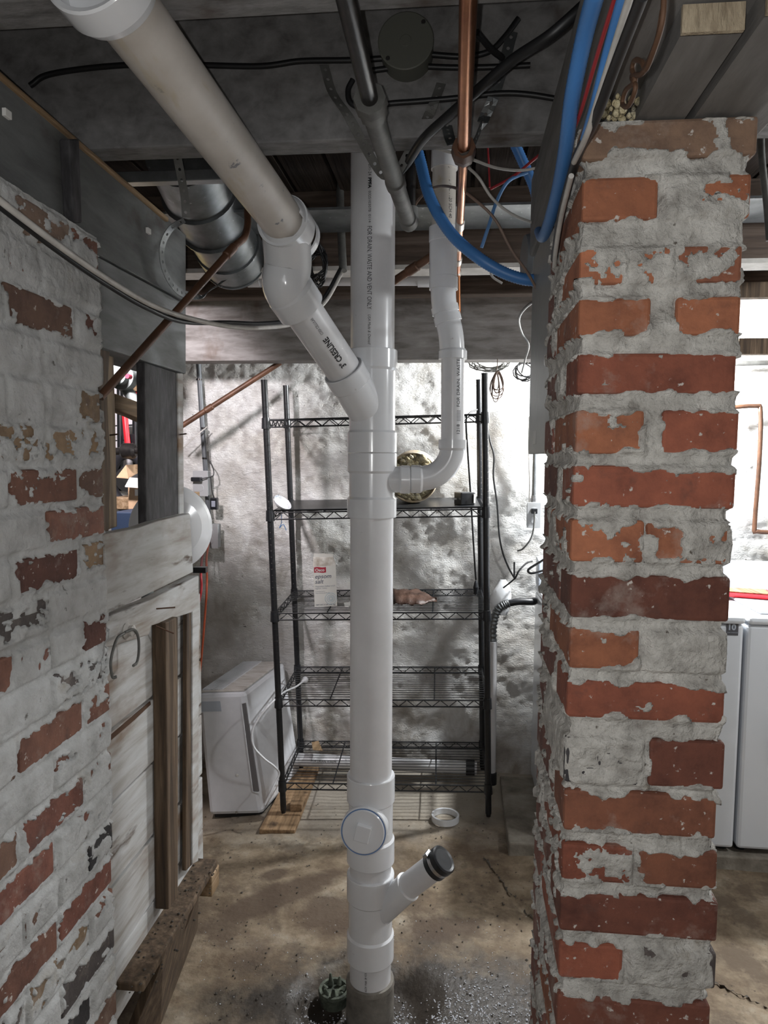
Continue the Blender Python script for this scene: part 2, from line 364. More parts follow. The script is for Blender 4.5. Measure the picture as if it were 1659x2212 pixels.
def gridmesh(nu, nv, P, flip=False):
    me = bpy.data.meshes.new('grid'); idx = np.arange(nu*nv).reshape(nu, nv)
    q = np.stack([idx[:-1, :-1], idx[1:, :-1], idx[1:, 1:], idx[:-1, 1:]], -1).reshape(-1, 4)
    if flip: q = q[:, ::-1]
    me.vertices.add(nu*nv); me.vertices.foreach_set('co', P.reshape(-1))
    me.loops.add(q.size); me.polygons.add(len(q)); me.loops.foreach_set('vertex_index', q.reshape(-1).astype(np.int32))
    me.polygons.foreach_set('loop_start', np.arange(0, q.size, 4, dtype=np.int32)); me.polygons.foreach_set('loop_total', np.full(len(q), 4, dtype=np.int32))
    me.polygons.foreach_set('use_smooth', np.ones(len(q), dtype=bool)); me.update(calc_edges=True); me.validate(); return me
_fc = {}
def text_mesh(s, size, shear=0, bold=0):
    c = bpy.data.curves.new('t', 'FONT'); c.body = s; c.size = size; c.align_x = 'LEFT'; c.shear = shear; c.offset = bold; c.resolution_u = 3
    o = bpy.data.objects.new('t', c); sc.collection.objects.link(o); bpy.context.view_layer.update()
    me = bpy.data.meshes.new_from_object(o.evaluated_get(bpy.context.evaluated_depsgraph_get()))
    bpy.data.objects.remove(o); return me
def text_flat(name, s, size, p, d, n, m, parent, shear=0, bold=0, sx=1):
    me = text_mesh(s, size, shear, bold); d = Vector(d).normalized(); n = Vector(n).normalized(); upd = n.cross(d)
    for v in me.vertices: v.co = Vector(p)+d*v.co.x*sx+upd*v.co.y+n*.0006
    me.materials.clear(); me.materials.append(MT[m]); return link(name, me, parent)
def text_cyl(name, s, size, p, d, n, r, parent, sx=1, shear=0, bold=0):
    # p on the axis, d reading direction (unit, along axis), n towards viewer
    me = text_mesh(s, size, shear, bold); d = Vector(d).normalized(); n = Vector(n); n = (n-d*n.dot(d)).normalized(); u = n.cross(d)
    R = r+.0007
    for v in me.vertices:
        a = (v.co.y-size*.35)/r; v.co = Vector(p)+d*v.co.x*sx+(n*math.cos(a)+u*math.sin(a))*R
    me.materials.clear(); me.materials.append(MT['ink']); return link(name, me, parent)
Z = Vector((0, 0, 1))
# ================================================================== SETTING
VBACK = 3.33; UL = -.675
def floor_h(x, y):
    t = sstep(2.35, 2.85, y)
    return t*(-.030+(np.clip(x, -.75, .5)+.421)*.0554+np.clip(y-2.95, -.3, .4)*.042)
STK_BASE = ony(799.5, 2165, 1.88)
# floor: displaced grid near the camera, plain slab beyond
us = np.arange(-1.9, 2.25, .016); vv = np.arange(.7, 3.46, .016)
U, V = np.meshgrid(us, vv, indexing='ij'); X = U*CA+V*SA; Y = -U*SA+V*CA
Hh = floor_h(X, Y)+(fbm(X*5, Y*5, 0*X, 5)-.5)*.018
dp = np.hypot((X-STK_BASE.x)*.8, (Y-STK_BASE.y))
dp2 = np.hypot((X-STK_BASE.x+.12), (Y-STK_BASE.y-.02))
Hh -= .045*(1-sstep(.09, .17, dp+(fbm(X*9, Y*9, 1+0*X, 3)-.5)*.12))+.03*(1-sstep(.05, .12, dp2))
def crackline(pts, wdt, dep):     # polyline groove in the slab
    global Hh
    P = [onh(*p, 0) for p in pts]
    for a, b in zip(P, P[1:]):
        d = b-a; L2 = d.x**2+d.y**2
        t = np.clip(((X-a.x)*d.x+(Y-a.y)*d.y)/L2, 0, 1)
        ds = np.hypot(X-a.x-t*d.x, Y-a.y-t*d.y)+(fbm(X*14, Y*14, 3+0*X, 3)-.5)*.03
        Hh -= dep*(1-sstep(0, wdt, ds))
crackline([(1060, 1870), (1100, 1925), (1135, 1965), (1190, 2015)], .02, .014)
crackline([(1520, 2110), (1600, 2150), (1659, 2175)], .02, .012)
P = np.stack([X, Y, Hh], -1)
me = gridmesh(len(us), len(vv), P); me.materials.append(MT['floor'])
fl = struct(link('floor', me), 'stained brown and grey concrete basement floor')
mb = MB(); mb.box((-3.2, -2.6, -.25), (2.7, .71, -.01)); mb.box((-3.2, .71, -.25), (-1.88, 3.9, -.01)); mb.box((2.2, .71, -.25), (2.7, 3.9, -.01))
mb.box((-1.9, .71, -.30), (2.22, 3.9, -.16)); mb.build('slab', 'floor', fl)
# back wall: whitewashed rubble, displaced
us = np.arange(-3.0, 2.62, .0115); hs = np.arange(-.1, 2.45, .0115)
U, Hg = np.meshgrid(us, hs, indexing='ij')
st = fbm(U*3.1, Hg*3.6, 0*U, 3); bl = fbm(U*9+3, Hg*11, 2+0*U, 4)
ridge = np.abs(fbm((U+Hg*.4)*24, (Hg-U*.25)*55, 5+0*U, 3)-.5)
Dv = -.045*(st-.5)-.014*(bl-.5)+.011*ridge-.02*(1-sstep(0, .45, Hg))
Dv -= .008*(fbm(U*40, Hg*40, 7+0*U, 3)-.5)
Vp = VBACK+Dv
P = np.stack([U*CA+Vp*SA, -U*SA+Vp*CA, Hg], -1)
me = gridmesh(len(us), len(hs), P); me.materials.append(MT['wall'])
wb = struct(link('wall_back', me), 'rough whitewashed stone basement wall')
MB().box((-3.1, VBACK+.05, -.2), (2.65, VBACK+.3, 2.6)).build('core', 'wall', wb)
# the rest of the basement shell
for nm, a, b in (('wall_front', (-3.2, -2.6, -.1), (2.7, -2.4, 2.6)), ('wall_right', (2.5, -2.6, -.1), (2.7, 3.6, 2.6)), ('wall_far_left', (-3.2, -2.6, -.1), (-3.0, 3.6, 2.6))):
    struct(MB().box(a, b).build(nm, 'wall'), 'whitewashed basement wall')
wn = MB()  # made-up window frame, built to go with the added front fill light
for a, b in (((-.68, -2.41, 1.06), (-.60, -2.37, 1.94)), ((.50, -2.41, 1.06), (.58, -2.37, 1.94)), ((-.68, -2.41, 1.88), (.58, -2.37, 1.96)), ((-.68, -2.41, 1.04), (.58, -2.37, 1.12))): wn.box(a, b)
struct(wn.build('fill_light_frame', 'white_wall2'), 'made-up window frame around the fill light on the front wall')
# ceiling: subfloor planks running front to back
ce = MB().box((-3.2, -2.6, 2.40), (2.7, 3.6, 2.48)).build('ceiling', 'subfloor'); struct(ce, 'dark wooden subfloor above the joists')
pl = MB().box((0, -2.4, 2.37), (.128, 3.4, 2.402)); pme = None
for i in range(20):
    if pme is None: o = pl.build('plank', 'subfloor', ce); pme = o.data
    else: o = link('plank', pme, ce)
    q = B(-1.5+i*.14, 0, random.uniform(-.004, .0)); o.location = q
# ------------------------------------------------------------------ masonry
COL = dict(or_=(.36, .135, .07), red=(.29, .092, .055), dk=(.165, .058, .038), br=(.21, .105, .065), tan=(.35, .22, .11), gry=(.115, .095, .09), blk=(.05, .047, .05),
           rb=(.26, .10, .058), pur=(.20, .085, .065), dust=(.27, .17, .115), lr=(.30, .12, .075))
def masonry(parent, faces, bricks, h0, h1, step, mat, seed, joint=-.003, tint=0):
    # faces: (start (u,v), dir (u,v), length, normal (u,v)); bricks: dict(box=(u0,u1,v0,v1,h0,h1), cov, col)
    S = []; st_ = 0
    for fi, (o, d, L, n) in enumerate(faces):
        k = max(2, int(L/step)); S += [(fi, L*i/k) for i in range(k+(fi == len(faces)-1))]
    hs_ = np.arange(h0, h1+step, step); nS = len(S)
    off = np.zeros((nS, len(hs_))); base = np.zeros((nS, 2)); nor = np.zeros((nS, 2))
    fidx = np.array([f for f, _ in S]); ss = np.array([s for _, s in S])
    for i, (fi, s) in enumerate(S):
        o, d, L, n = faces[fi]; base[i] = (o[0]+d[0]*s, o[1]+d[1]*s); nn = np.array(n, float); rc = .012
        if s < rc and fi > 0: nn = nn*(.5+.5*s/rc)+np.array(faces[fi-1][3])*(.5-.5*s/rc)
        if L-s < rc and fi < len(faces)-1: nn = nn*(.5+.5*(L-s)/rc)+np.array(faces[fi+1][3])*(.5-.5*(L-s)/rc)
        ln = np.linalg.norm(nn); nor[i] = nn/ln
        if ln < .99: base[i] -= nor[i]*(1-ln)*.014
    UU = base[:, 0][:, None]+0*hs_; VV = base[:, 1][:, None]+0*hs_; HH = hs_[None, :]+0*UU
    n1 = fbm(UU*38+seed, VV*38, HH*38, 4, .6); n2 = fbm(UU*26, VV*26+seed, HH*34, 5, .62); n3 = fbm(UU*14, VV*14, HH*14+seed, 4)
    n3b = fbm(UU*11+4, VV*11, HH*17+seed, 4, .55); crk = sstep(.52, .62, fbm(UU*7+9, VV*7, HH*7+seed, 2))
    g = np.full(off.shape, -1.0); insd = np.full(off.shape, -1.0)
    for bk in bricks:
        u0, u1, v0, v1, a, b = bk['box']
        j = np.where((hs_ > a-.002) & (hs_ < b+.002))[0]
        if not len(j): continue
        for fi, (o, d, L, n) in enumerate(faces):
            fa = np.array(n, float)
            pl_ = (u0 if n[0] < 0 else u1) if n[0] else (v0 if n[1] < 0 else v1)
            fp = o[0] if n[0] else o[1]
            if abs(pl_-fp) > .025: continue
            along = base[:, 1] if n[0] else base[:, 0]
            lo, hi = (v0, v1) if n[0] else (u0, u1)
            e0, e1 = lo, hi      # edges at the outer corners of the masonry stay sharp
            ii = np.where((fidx == fi) & (along > lo-.002) & (along < hi+.002))[0]
            if not len(ii): continue
            al = along[ii][:, None]; hh_ = hs_[j][None, :]
            cl = o if True else o; ends = sorted([o[1] if n[0] else o[0], (o[1]+d[1]*L) if n[0] else (o[0]+d[0]*L)])
            dl = np.where(abs(lo-ends[0]) < .03, 1, al-lo); dr = np.where(abs(hi-ends[1]) < .03, 1, hi-al)
            sd = np.minimum(np.minimum(dl, dr), np.minimum(hh_-a, b-hh_))
            ix = np.ix_(ii, j)
            ga = (sd-.002-(n1[ix]-.45)*.055*(.4+bk['cov']))/.004
            gb = (n2[ix]-(.5+.40*(bk['cov']-.5)*1.9))/.035
            g[ix] = np.maximum(g[ix], np.minimum(ga, gb)); insd[ix] = np.maximum(insd[ix], sd)
    expo = sstep(-.6, .6, g)
    cover = .0022+.004*n3+(n1-.5)*.0055-.003*np.clip(.035-np.abs(n3b-.5), 0, 1)/.035*crk
    jo = joint+(n3-.5)*.016+(n1-.5)*.010
    inb = sstep(-.004, .004, insd)
    off = (jo*(1-inb)+cover*inb)*(1-expo)+(-.010)*expo
    Pu = base[:, 0][:, None]+nor[:, 0][:, None]*off; Pv = base[:, 1][:, None]+nor[:, 1][:, None]*off
    PP = np.stack([Pu*CA+Pv*SA, -Pu*SA+Pv*CA, HH], -1)
    me_ = gridmesh(nS, len(hs_), PP); me_.materials.append(MT[mat])
    mo = link('mortar', me_, parent)
    for bk in bricks:
        u0, u1, v0, v1, a, b = bk['box']; e = .004; jt = random.uniform(-.0015, .0015)
        q = MB().box((u0-jt, v0-jt, a), (u1+jt, v1, b)).build('brick', 'brick', parent, bev=.0045)
        c = COL[bk['col']]; k = random.uniform(.85, 1.15); o_ = q; gq = sum(c)/3; o_.color = tuple((x*(1-tint)+gq*tint)*k*(1-tint*.5) for x in c)+(1,)
    return mo
# pillar -----------------------------------------------------------
PU0, PV0, PU1, PV1 = .147, .919, .3435, 1.22
PC = B(PU0, PV0, 0)
def hpil(y):     # height on the pillar's near left edge for a pixel row
    x = 1270-(y-280)*.0357; d = ray(x, y); t = PC.xy.length/Vector((d.x, d.y)).length; return CAMH+d.z*t
PTOP = hpil(262)
courses = [(262, 345, [(0, 1, .30, 'dust')]), (382, 476, [(0, .47, .12, 'or_'), (.50, 1, .66, 'or_')]), (535, 613, [(0, .30, .42, 'or_'), (.31, .58, .55, 'or_'), (.60, 1, .42, 'rb')]),
 (643, 725, [(0, .45, .10, 'or_'), (.60, 1, .05, 'or_')]), (763, 850, [(0, 1, .08, 'red')]), (885, 980, [(0, .44, .20, 'or_'), (.54, 1, .05, 'red')]), (1005, 1095, [(0, 1, .28, 'red')]),
 (1122, 1213, [(0, .45, .38, 'or_'), (.47, 1, .50, 'or_')]), (1240, 1335, [(0, 1, .03, 'dk')]), (1356, 1445, [(0, .46, .18, 'or_'), (.5, 1, .97, 'rb')]), (1468, 1550, [(0, 1, .17, 'red')]),
 (1590, 1690, [(0, .5, .80, 'blk'), (.54, 1, .08, 'dk')]), (1705, 1795, [(0, 1, .14, 'rb')]), (1822, 1902, [(0, .46, .42, 'red'), (.5, 1, .25, 'rb')]), (1925, 2010, [(0, 1, .22, 'dk')]),
 (2035, 2112, [(0, .42, .10, 'red'), (.46, 1, .80, 'gry')]), (2145, 2225, [(0, 1, .20, 'dk')])]
bricks = []; W_ = PU1-PU0; dy = PV1-PV0
lst = [(hpil(b), hpil(a), s) for a, b, s in courses]
hb = lst[-1][0]; pit = .0695; k = 0
while hb-.014-.057 > .02:
    hb2 = hb-.0125; lst.append((hb2-.057, hb2, [(0, 1, .3, 'red')] if k % 2 else [(0, .46, .3, 'or_'), (.5, 1, .4, 'dk')])); hb = hb2-.057; k += 1
for a, b, s in lst:
    ex = random.uniform(-.006, .006); full = len(s) == 1
    for (f0, f1, cov, col) in s:
        dv = .095 if full else .198
        bricks.append(dict(box=(PU0+W_*f0, PU0+W_*f1+(ex if f1 == 1 else 0), PV0, PV0+dv, a, b), cov=cov, col=col))
    c2 = random.uniform(.15, .5)
    if full:
        for (x0, x1) in ((0, .46), (.5, 1)): bricks.append(dict(box=(PU0+W_*x0, PU0+W_*x1, PV0+.107, PV1, a, b), cov=c2, col='pur'))
    else: bricks.append(dict(box=(PU0, PU1, PV0+.21, PV1, a, b), cov=c2, col='pur'))
pil = thing('brick_pillar', 'old red brick pillar with smeared white mortar beside the laundry machines', 'pillar', B(PU0+.1, PV0+.15, 0))
masonry(pil, [((PU0, PV1), (0, -1), dy, (-1, 0)), ((PU0, PV0), (1, 0), W_, (0, -1)), ((PU1, PV0), (0, 1), dy, (1, 0))], bricks, 0.0, PTOP-.004, .0029, 'mortar', 3.0)
MB().box((PU0+.012, PV0+.012, 0.0), (PU1-.012, PV1-.002, PTOP-.012)).build('core', 'mortar', pil)
# left brick wall --------------------------------------------------
VC = toB(onu(227, 1000, UL))[1]
LTOP = toB(onu(225, 520, UL))[2]
wl = bpy.data.objects.new('wall_left', None); sc.collection.objects.link(wl); wl.location = B(UL-.1, VC-.4, 0); struct(wl, 'whitewashed brick wall with patches of bare brick')
hj = toB(onu(225, 1160, UL))[2]; PT = .0705
expo = [(50, 645, 'br', .25), (178, 690, 'dk', .62), (200, 560, 'rb', .5), (120, 470, 'dust', .45), (200, 850, 'tan', .3), (100, 945, 'tan', .55), (155, 945, 'blk', .42), (205, 950, 'tan', .45), (45, 1035, 'rb', .32),
 (128, 1035, 'rb', .45), (200, 1035, 'br', .38), (120, 1125, 'lr', .22), (205, 1110, 'lr', .28), (205, 1200, 'tan', .38), (40, 1230, 'dk', .3), (60, 1312, 'gry', .6), (212, 1345, 'dk', .4),
 (95, 1400, 'red', .64), (130, 1452, 'gry', .28), (205, 1425, 'gry', .55), (12, 1505, 'rb', .3), (210, 1505, 'rb', .35), (70, 1590, 'rb', .12), (190, 1610, 'rb', .62), (205, 1690, 'rb', .6),
 (135, 1720, 'red', .6), (170, 1775, 'red', .1), (40, 1810, 'red', .35), (212, 1815, 'blk', .45), (30, 1885, 'br', .15), (140, 1870, 'red', .62), (170, 1930, 'red', .1), (35, 1960, 'red', .12),
 (215, 1960, 'rb', .6), (50, 2060, 'rb', .2), (130, 2060, 'br', .2), (208, 2095, 'gry', .3), (100, 2130, 'tan', .5), (160, 2185, 'blk', .3), (50, 2195, 'gry', .4), (215, 2180, 'br', .3)]
EX = [(toB(onu(x, y, UL)), c, cv) for x, y, c, cv in expo]
bricks = []; i0 = -int(hj/PT)
for i in range(i0, 20):
    a = hj+i*PT+.007; b = hj+(i+1)*PT-.007
    if b > LTOP+.01: break
    if a < 0: a = .001
    if b-a < .02: continue
    v1 = VC; first = True
    while v1 > .36:
        L = (.098 if (i % 2) else .2) if first else (.2 if (i % 6 != 3) else .1); first = False
        v0 = v1-L; cv, cl = random.uniform(.86, 1.0), random.choice(['rb', 'br', 'dk', 'tan'])
        for (eu, ev, eh), c, q in EX:
            if v0-.006 < ev < v1+.006 and a-.007 < eh < b+.007: cv, cl = q, c
        bricks.append(dict(box=(UL-.095, UL, v0+.006, v1-(.006 if v1 < VC else random.uniform(0, .012)), a, b), cov=cv, col=cl)); v1 = v0
masonry(wl, [((UL, .34), (0, 1), VC-.34, (1, 0)), ((UL, VC), (-1, 0), .11, (0, 1))], bricks, 0, LTOP, .0034, 'mortar_left', 9.0, -.002, .22)
MB().box((UL-.30, -2.4, 0), (UL-.014, VC-.014, LTOP)).build('core', 'mortar_left', wl)
# ------------------------------------------------------------------ ceiling timbers
HJ = 2.13
def timber(name, a, b, m, label, cat='joist', bev=.004, group=None):
    o = MB().box(a, b).build(name, m, None, bev); return tag(o, label, cat, group)
timber('floor_joist', (-1.5, .945, HJ), (2.4, 1.01, 2.37), 'joist', 'rough grey ceiling joist nearest the viewer at the top edge')
j2 = timber('floor_joist', (-1.5, 1.40, HJ), (2.4, 1.46, 2.37), 'joist', 'dark grey ceiling joist carrying the round junction box')
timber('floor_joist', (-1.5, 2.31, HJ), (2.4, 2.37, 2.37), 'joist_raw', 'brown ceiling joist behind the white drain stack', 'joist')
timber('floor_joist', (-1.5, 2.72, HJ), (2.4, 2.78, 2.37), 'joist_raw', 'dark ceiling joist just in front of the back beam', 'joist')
timber('floor_joist', (-1.5, .55, HJ), (2.4, .61, 2.37), 'joist', 'ceiling joist overhead above the viewer', 'joist')
timber('sheet_metal_strip', (-1.2, 2.0, 2.205), (1.6, 2.2, 2.212), 'galv', 'galvanised sheet metal strip spanning between joists behind the stack', 'sheet metal', 0)
timber('painted_lath', (-1.2, 2.29, 2.115), (1.2, 2.38, 2.129), 'white_cable', 'thin white painted lath under the brown joist', 'lath', 0)
timber('main_beam', (PU0+.004, -2.3, PTOP+.03), (PU0+.253, 1.62, HJ-.001), 'beam', 'big grey timber beam resting on the brick pillar', 'beam')
# shim boards on the pillar top with splintered ends
s1 = thing('shim_board', 'grey shim board with splintered end on top of the brick pillar', 'board', B(PU0+.12, PV0, PTOP))
MB().box((PU0+.062, .75, PTOP+.002), (PU0+.12, PV1+.1, PTOP+.029)).build('plank', 'beam', s1)
MB().box((PU0+.062, .745, PTOP+.002), (PU0+.12, .751, PTOP+.028)).build('splintered_end', 'splinter', s1)
s2 = thing('shim_board', 'grey shim board at the right corner of the brick pillar top', 'board', B(PU0+.2, PV0, PTOP))
MB().box((PU0+.13, .725, PTOP+.002), (PU0+.20, PV1+.1, PTOP+.029)).build('plank', 'beam', s2)
MB().box((PU0+.13, .72, PTOP+.002), (PU0+.20, .726, PTOP+.028)).build('splintered_end', 'splinter', s2)
# rubble mortar stuffed between beam and pillar
mb = MB()
for i in range(46):
    c = B(PU0+random.uniform(.02, .085), PV0-random.uniform(-.02, .012), PTOP+random.uniform(.004, .026)); r = random.uniform(.003, .006)
    mb.tube([c-Z*r, c-Z*r*.4, c+Z*r*.4, c+Z*r], [r*.4, r, r*.9, r*.3], 6)
tag(mb.build('mortar_rubble', 'insul'), 'crumbly yellowish mortar stuffed under the beam on the pillar', 'rubble')['kind'] = 'stuff'
timber('back_beam', (-1.5, 2.95, toB(onv(780, 778, 2.95))[2]), (.95, 3.05, toB(onv(780, 628, 2.95))[2]), 'brownbeam', 'long whitewashed brown timber beam crossing behind the drain stack', 'beam')
# header beams above the left opening
def upoly(pts, u0): return [onu(x, y, u0) for x, y in pts]
def pan(name, pts, u0, th, m, parent, bev=.003):      # a board cut to a pixel outline on a wall-parallel plane, thickness th towards -u
    return MB().prism(upoly(pts, u0), XB*-th).build(name, m, parent, bev)
hb_ = thing('header_beam', 'grey painted timber header over the opening beside the brick wall', 'beam', B(UL-.1, VC+.1, 1.7))
pan('lower_timber', [(402, 808), (402, 657), (200, 548), (60, 470), (60, 700), (225, 752)], UL-.02, .11, 'header', hb_)
pan('upper_timber', [(402, 653), (402, 508), (365, 476), (150, 285), (-60, 98), (-60, 398), (200, 544)], UL-.026, .10, 'header_dark', hb_)
pan('edge_strip', [(365, 470), (365, 480), (-60, 112), (-60, 100)], UL-.018, .03, 'tan_wood', hb_)
tag(pan('ceiling_stud', [(150, 300), (172, 300), (178, 482), (160, 480)], UL-.006, .02, 'dark_post', None), 'short dark upright batten nailed on the grey header', 'batten')
for x, y, lb in ((14, 246, 'small white cable clip near the left picture edge'), (320, 499, 'small white cable clip on the grey header near its end')):
    c = onu(x, y, UL-.024); tag(MB().obox(c, XB*.004, YB*.008, Z*.006).build('cable_clip', 'paper', None, .001), lb, 'clip')
# ================================================================== WOODEN PARTITION (left)
wp = thing('wooden_partition', 'whitewashed plank partition with an open window hole beside the brick wall', 'partition', B(UL-.05, VC+.2, 0))
def vp(x0, y0, x):      # follow a front-to-back line through (x0,y0) to column x
    q = onu(x0, y0, UL); L_ = CAM.z; d = q.z
    return onplane(x, 0, q, XB)
def plank_px(yl0, yl1, xa, xb, u0, th, m, name='plank', bev=.003):   # horizontal plank between heights seen at column 230
    h0 = toB(onu(230, yl1, UL))[2]; h1 = toB(onu(230, yl0, UL))[2]
    va = toB(onu(xa, 1200, u0))[1]; vb = toB(onu(xb, 1200, u0))[1]
    return MB().box((u0-th, va, h0+.002), (u0, vb, h1-.002)).build(name, m, wp, bev)
# window sill board and rail
pan('sill_board', [(229, 1328), (229, 1153), (300, 1140), (340, 1126), (411, 1109), (418, 1236)], UL+.004, .028, 'white_plank', wp)
pan('top_rail', [(229, 1400), (229, 1334), (330, 1294), (430, 1243), (430, 1318), (328, 1352), (322, 1372)], UL-.002, .03, 'white_plank', wp)
plank_px(1400, 1604, 200, 432, UL-.022, .02, 'white_plank')
plank_px(1607, 1772, 200, 432, UL-.020, .02, 'white_plank')
plank_px(1775, 1962, 200, 432, UL-.023, .02, 'white_plank')
plank_px(1965, 2130, 200, 432, UL-.021, .02, 'white_plank')
pan('split', [(232, 1606), (236, 1590), (325, 1515), (326, 1522), (290, 1556), (262, 1580)], UL-.0195, .002, 'rust', wp, 0)
# upright studs in front of the planks
pan('stud', [(358, 1345), (385, 1332), (385, 1935), (364, 1966)], UL+.012, .034, 'brown_stud', wp)
pan('stud', [(416, 1320), (431, 1312), (429, 1860), (416, 1868)], UL+.000, .02, 'white_plank', wp)
pan('stud_edge', [(404, 1326), (416, 1320), (416, 1868), (402, 1882)], UL-.004, .012, 'brown_stud', wp)
# ledge with its block
hl = toB(onu(432, 1872, UL))[2]
va, vb = toB(onu(240, 1200, UL))[1], toB(onu(436, 1200, UL))[1]
MB().box((UL-.03, va+.03, hl-.02), (UL+.036, vb, hl)).build('ledge', 'brown_stud', wp, .004)
MB().box((UL-.01, vb-.05, hl-.08), (UL+.036, vb+.012, hl-.021)).build('block', 'tan_wood', wp, .004)
# leaning kick board under the ledge, with a dark hole beside the brick wall
plank_px(2133, 2290, 200, 432, UL-.024, .02, 'white_plank')
kb = [onu(430, 1905, UL+.002), onu(352, 2075, UL+.002), onh(250, 2330, .01), onh(345, 2216, .01), onh(428, 2004, .01)]
MB().prism(kb, XB*-.022).build('kick_board', 'brown_stud', wp, .002)
MB().box((UL-.30, va-.05, .0), (UL-.26, vb, hl-.03)).build('inner_board', 'dark_post', wp)
# window hole jambs
pan('jamb', [(214, 748), (238, 756), (232, 870), (240, 1000), (236, 1148), (216, 1150)], UL-.035, .03, 'brown_stud', wp)
pan('jamb', [(230, 760), (246, 768), (250, 900), (254, 1138), (236, 1144)], UL-.062, .02, 'tan_stud', wp)
pan('post', [(312, 782), (384, 806), (388, 1118), (316, 1136)], UL-.02, .02, 'dark_post', wp)
pan('post_edge', [(384, 806), (396, 806), (398, 1112), (388, 1116)], UL-.016, .02, 'white_plank', wp)
pan('brace', [(247, 862), (250, 850), (316, 874), (316, 912), (290, 900), (246, 882)], UL-.13, .03, 'tan_wood', wp)
def nail(name, a, b, ua, ub, label, r=.0018):
    tag(MB().tube([onu(*a, ua), onu(*b, ub)], r, 6).build(name, 'rust'), label, 'nail')
nail('bent_nail', (338, 1315), (378, 1312), UL, UL+.03, 'long rusty nail sticking out of the whitewashed top rail')
nail('bent_nail', (336, 1352), (375, 1368), UL, UL+.03, 'rusty nail tilted down above the brown stud')
nail('bent_nail', (388, 939), (402, 937), UL-.02, UL+.02, 'small nail in the edge of the dark window post')
nail('bent_nail', (238, 940), (254, 938), UL-.06, UL-.03, 'small nail in the tan jamb of the window hole')
# old wire bracket hung on the planks
br = thing('wire_hook_bracket', 'old white painted knob with two bent wire hooks on the planks', 'hook', onu(268, 1365, UL))
MB().lathe(onu(268, 1362, UL-.005), XB, [(0, .014), (.006, .017), (.012, .011), (.02, .012), (.024, .006)], 14).build('knob', 'white_cable', br)
MB().tube(smooth([onu(268, 1368, UL+.014), onu(254, 1378, UL+.02), onu(244, 1405, UL+.022), onu(239, 1435, UL+.022), onu(243, 1462, UL+.02), onu(252, 1462, UL+.026)]), .003, 6).build('wire', 'galv_old', br)
MB().tube(smooth([onu(270, 1366, UL+.014), onu(288, 1360, UL+.02), onu(298, 1374, UL+.022), onu(300, 1405, UL+.022), onu(296, 1430, UL+.02), onu(288, 1438, UL+.026)]), .003, 6).build('wire', 'galv_old', br)
# ================================================================== DRAIN STACK
stk = thing('drain_stack', 'white plastic drain stack with angled branch and cleanout in mid room', 'drain pipe', STK_BASE)
A0 = ony(799.5, 2165, 1.88); A1 = ony(806, 330, 1.88); AX = (A1-A0).normalized()
def S(y):           # point on the stack axis at pixel row y
    n = AX.cross(RGT).normalized(); d = ray(803, y)
    # closest point on axis to the view ray
    w0 = A0-CAM; a = 1; b = AX.dot(d); c = d.dot(d); D_ = AX.dot(w0); e = d.dot(w0)
    return A0+AX*((b*e-c*D_)/(a*c-b*b))
def seg(name, ya, yb, r, m, parent=stk, prof=None):
    p, q = S(ya), S(yb); L = (q-p).length; d = q-p
    return MB().lathe(p, d, prof(L) if prof else [(0, r), (L, r)], 48).build(name, m, parent)
RP, RH, RB = .0572, .0655, .0605
def hub(L): return [(0, RP), (0, RH-.001), (.002, RH), (L-.006, RH), (L, RB)]
top = S(330)
MB().lathe(S(770), AX, [(0, RP), ((2.33-S(770).z), RP)], 48).build('pipe', 'pvc', stk)
wy = seg('wye_body', 800, 935, RB, 'pvc_fit'); seg('wye_hub', 757, 802, RH, 'pvc_fit', wy, hub)
seg('wye_hub', 978, 930, RH, 'pvc_fit', wy, hub)
te = seg('tee_body', 1018, 1078, RB, 'pvc_fit'); seg('tee_hub', 979, 1022, RH, 'pvc_fit', te, hub); seg('tee_hub', 1117, 1072, RH, 'pvc_fit', te, hub)
seg('pipe', 1100, 1690, RP, 'pvc')
ct = seg('cleanout_body', 1725, 1815, RB, 'pvc_fit'); seg('cleanout_hub', 1672, 1730, RH, 'pvc_fit', ct, hub); seg('cleanout_hub', 1858, 1805, RH, 'pvc_fit', ct, hub)
seg('pipe', 1845, 1905, RP, 'pvc')
lw = seg('wye_body', 1935, 2020, RB, 'pvc_fit'); seg('wye_hub', 1884, 1940, RH, 'pvc_fit', lw, hub); seg('wye_hub', 2066, 2010, RH, 'pvc_fit', lw, hub)
seg('pipe', 2055, 2140, RP, 'pvc')
seg('floor_hub', 2112, 2200, .07, 'cast', stk, lambda L: [(0, .058), (0, .066), (.012, .068), (.014, .066), (L, .067)])
# cleanout plug
n_ = Vector((-.13, -1, .16)).normalized(); pc = px(785, 1797, S(1797).dot(fw)-CAM.dot(fw)-.088)
c0 = S(1790); c0 = pc-n_*.10
MB().lathe(c0, n_, [(0, .060), (.068, .060), (.070, .0625), (.098, .0625), (.10, .0605), (.10, .0565)], 48, False).build('cleanout_branch', 'pvc_fit', ct)
pg = MB().lathe(pc-n_*.012, n_, [(0, .0565), (.013, .0565), (.016, .054), (.016, 0)], 48, False).build('cleanout_plug', 'pvc_fit', ct)
MB().lathe(pc+n_*.0002, n_, [(0, .0562), (.0006, .0566), (.0006, .0592), (0, .0594)], 48, False).build('primer_ring', 'bluepaint', ct)
sx = Vector((.94, .2, -.24)); sx = (sx-n_*sx.dot(n_)).normalized(); sy = n_.cross(sx)
MB().obox(pc+n_*.010, sx*.020, sy*.021, n_*.011).build('square_head', 'pvc_fit', ct, .002)
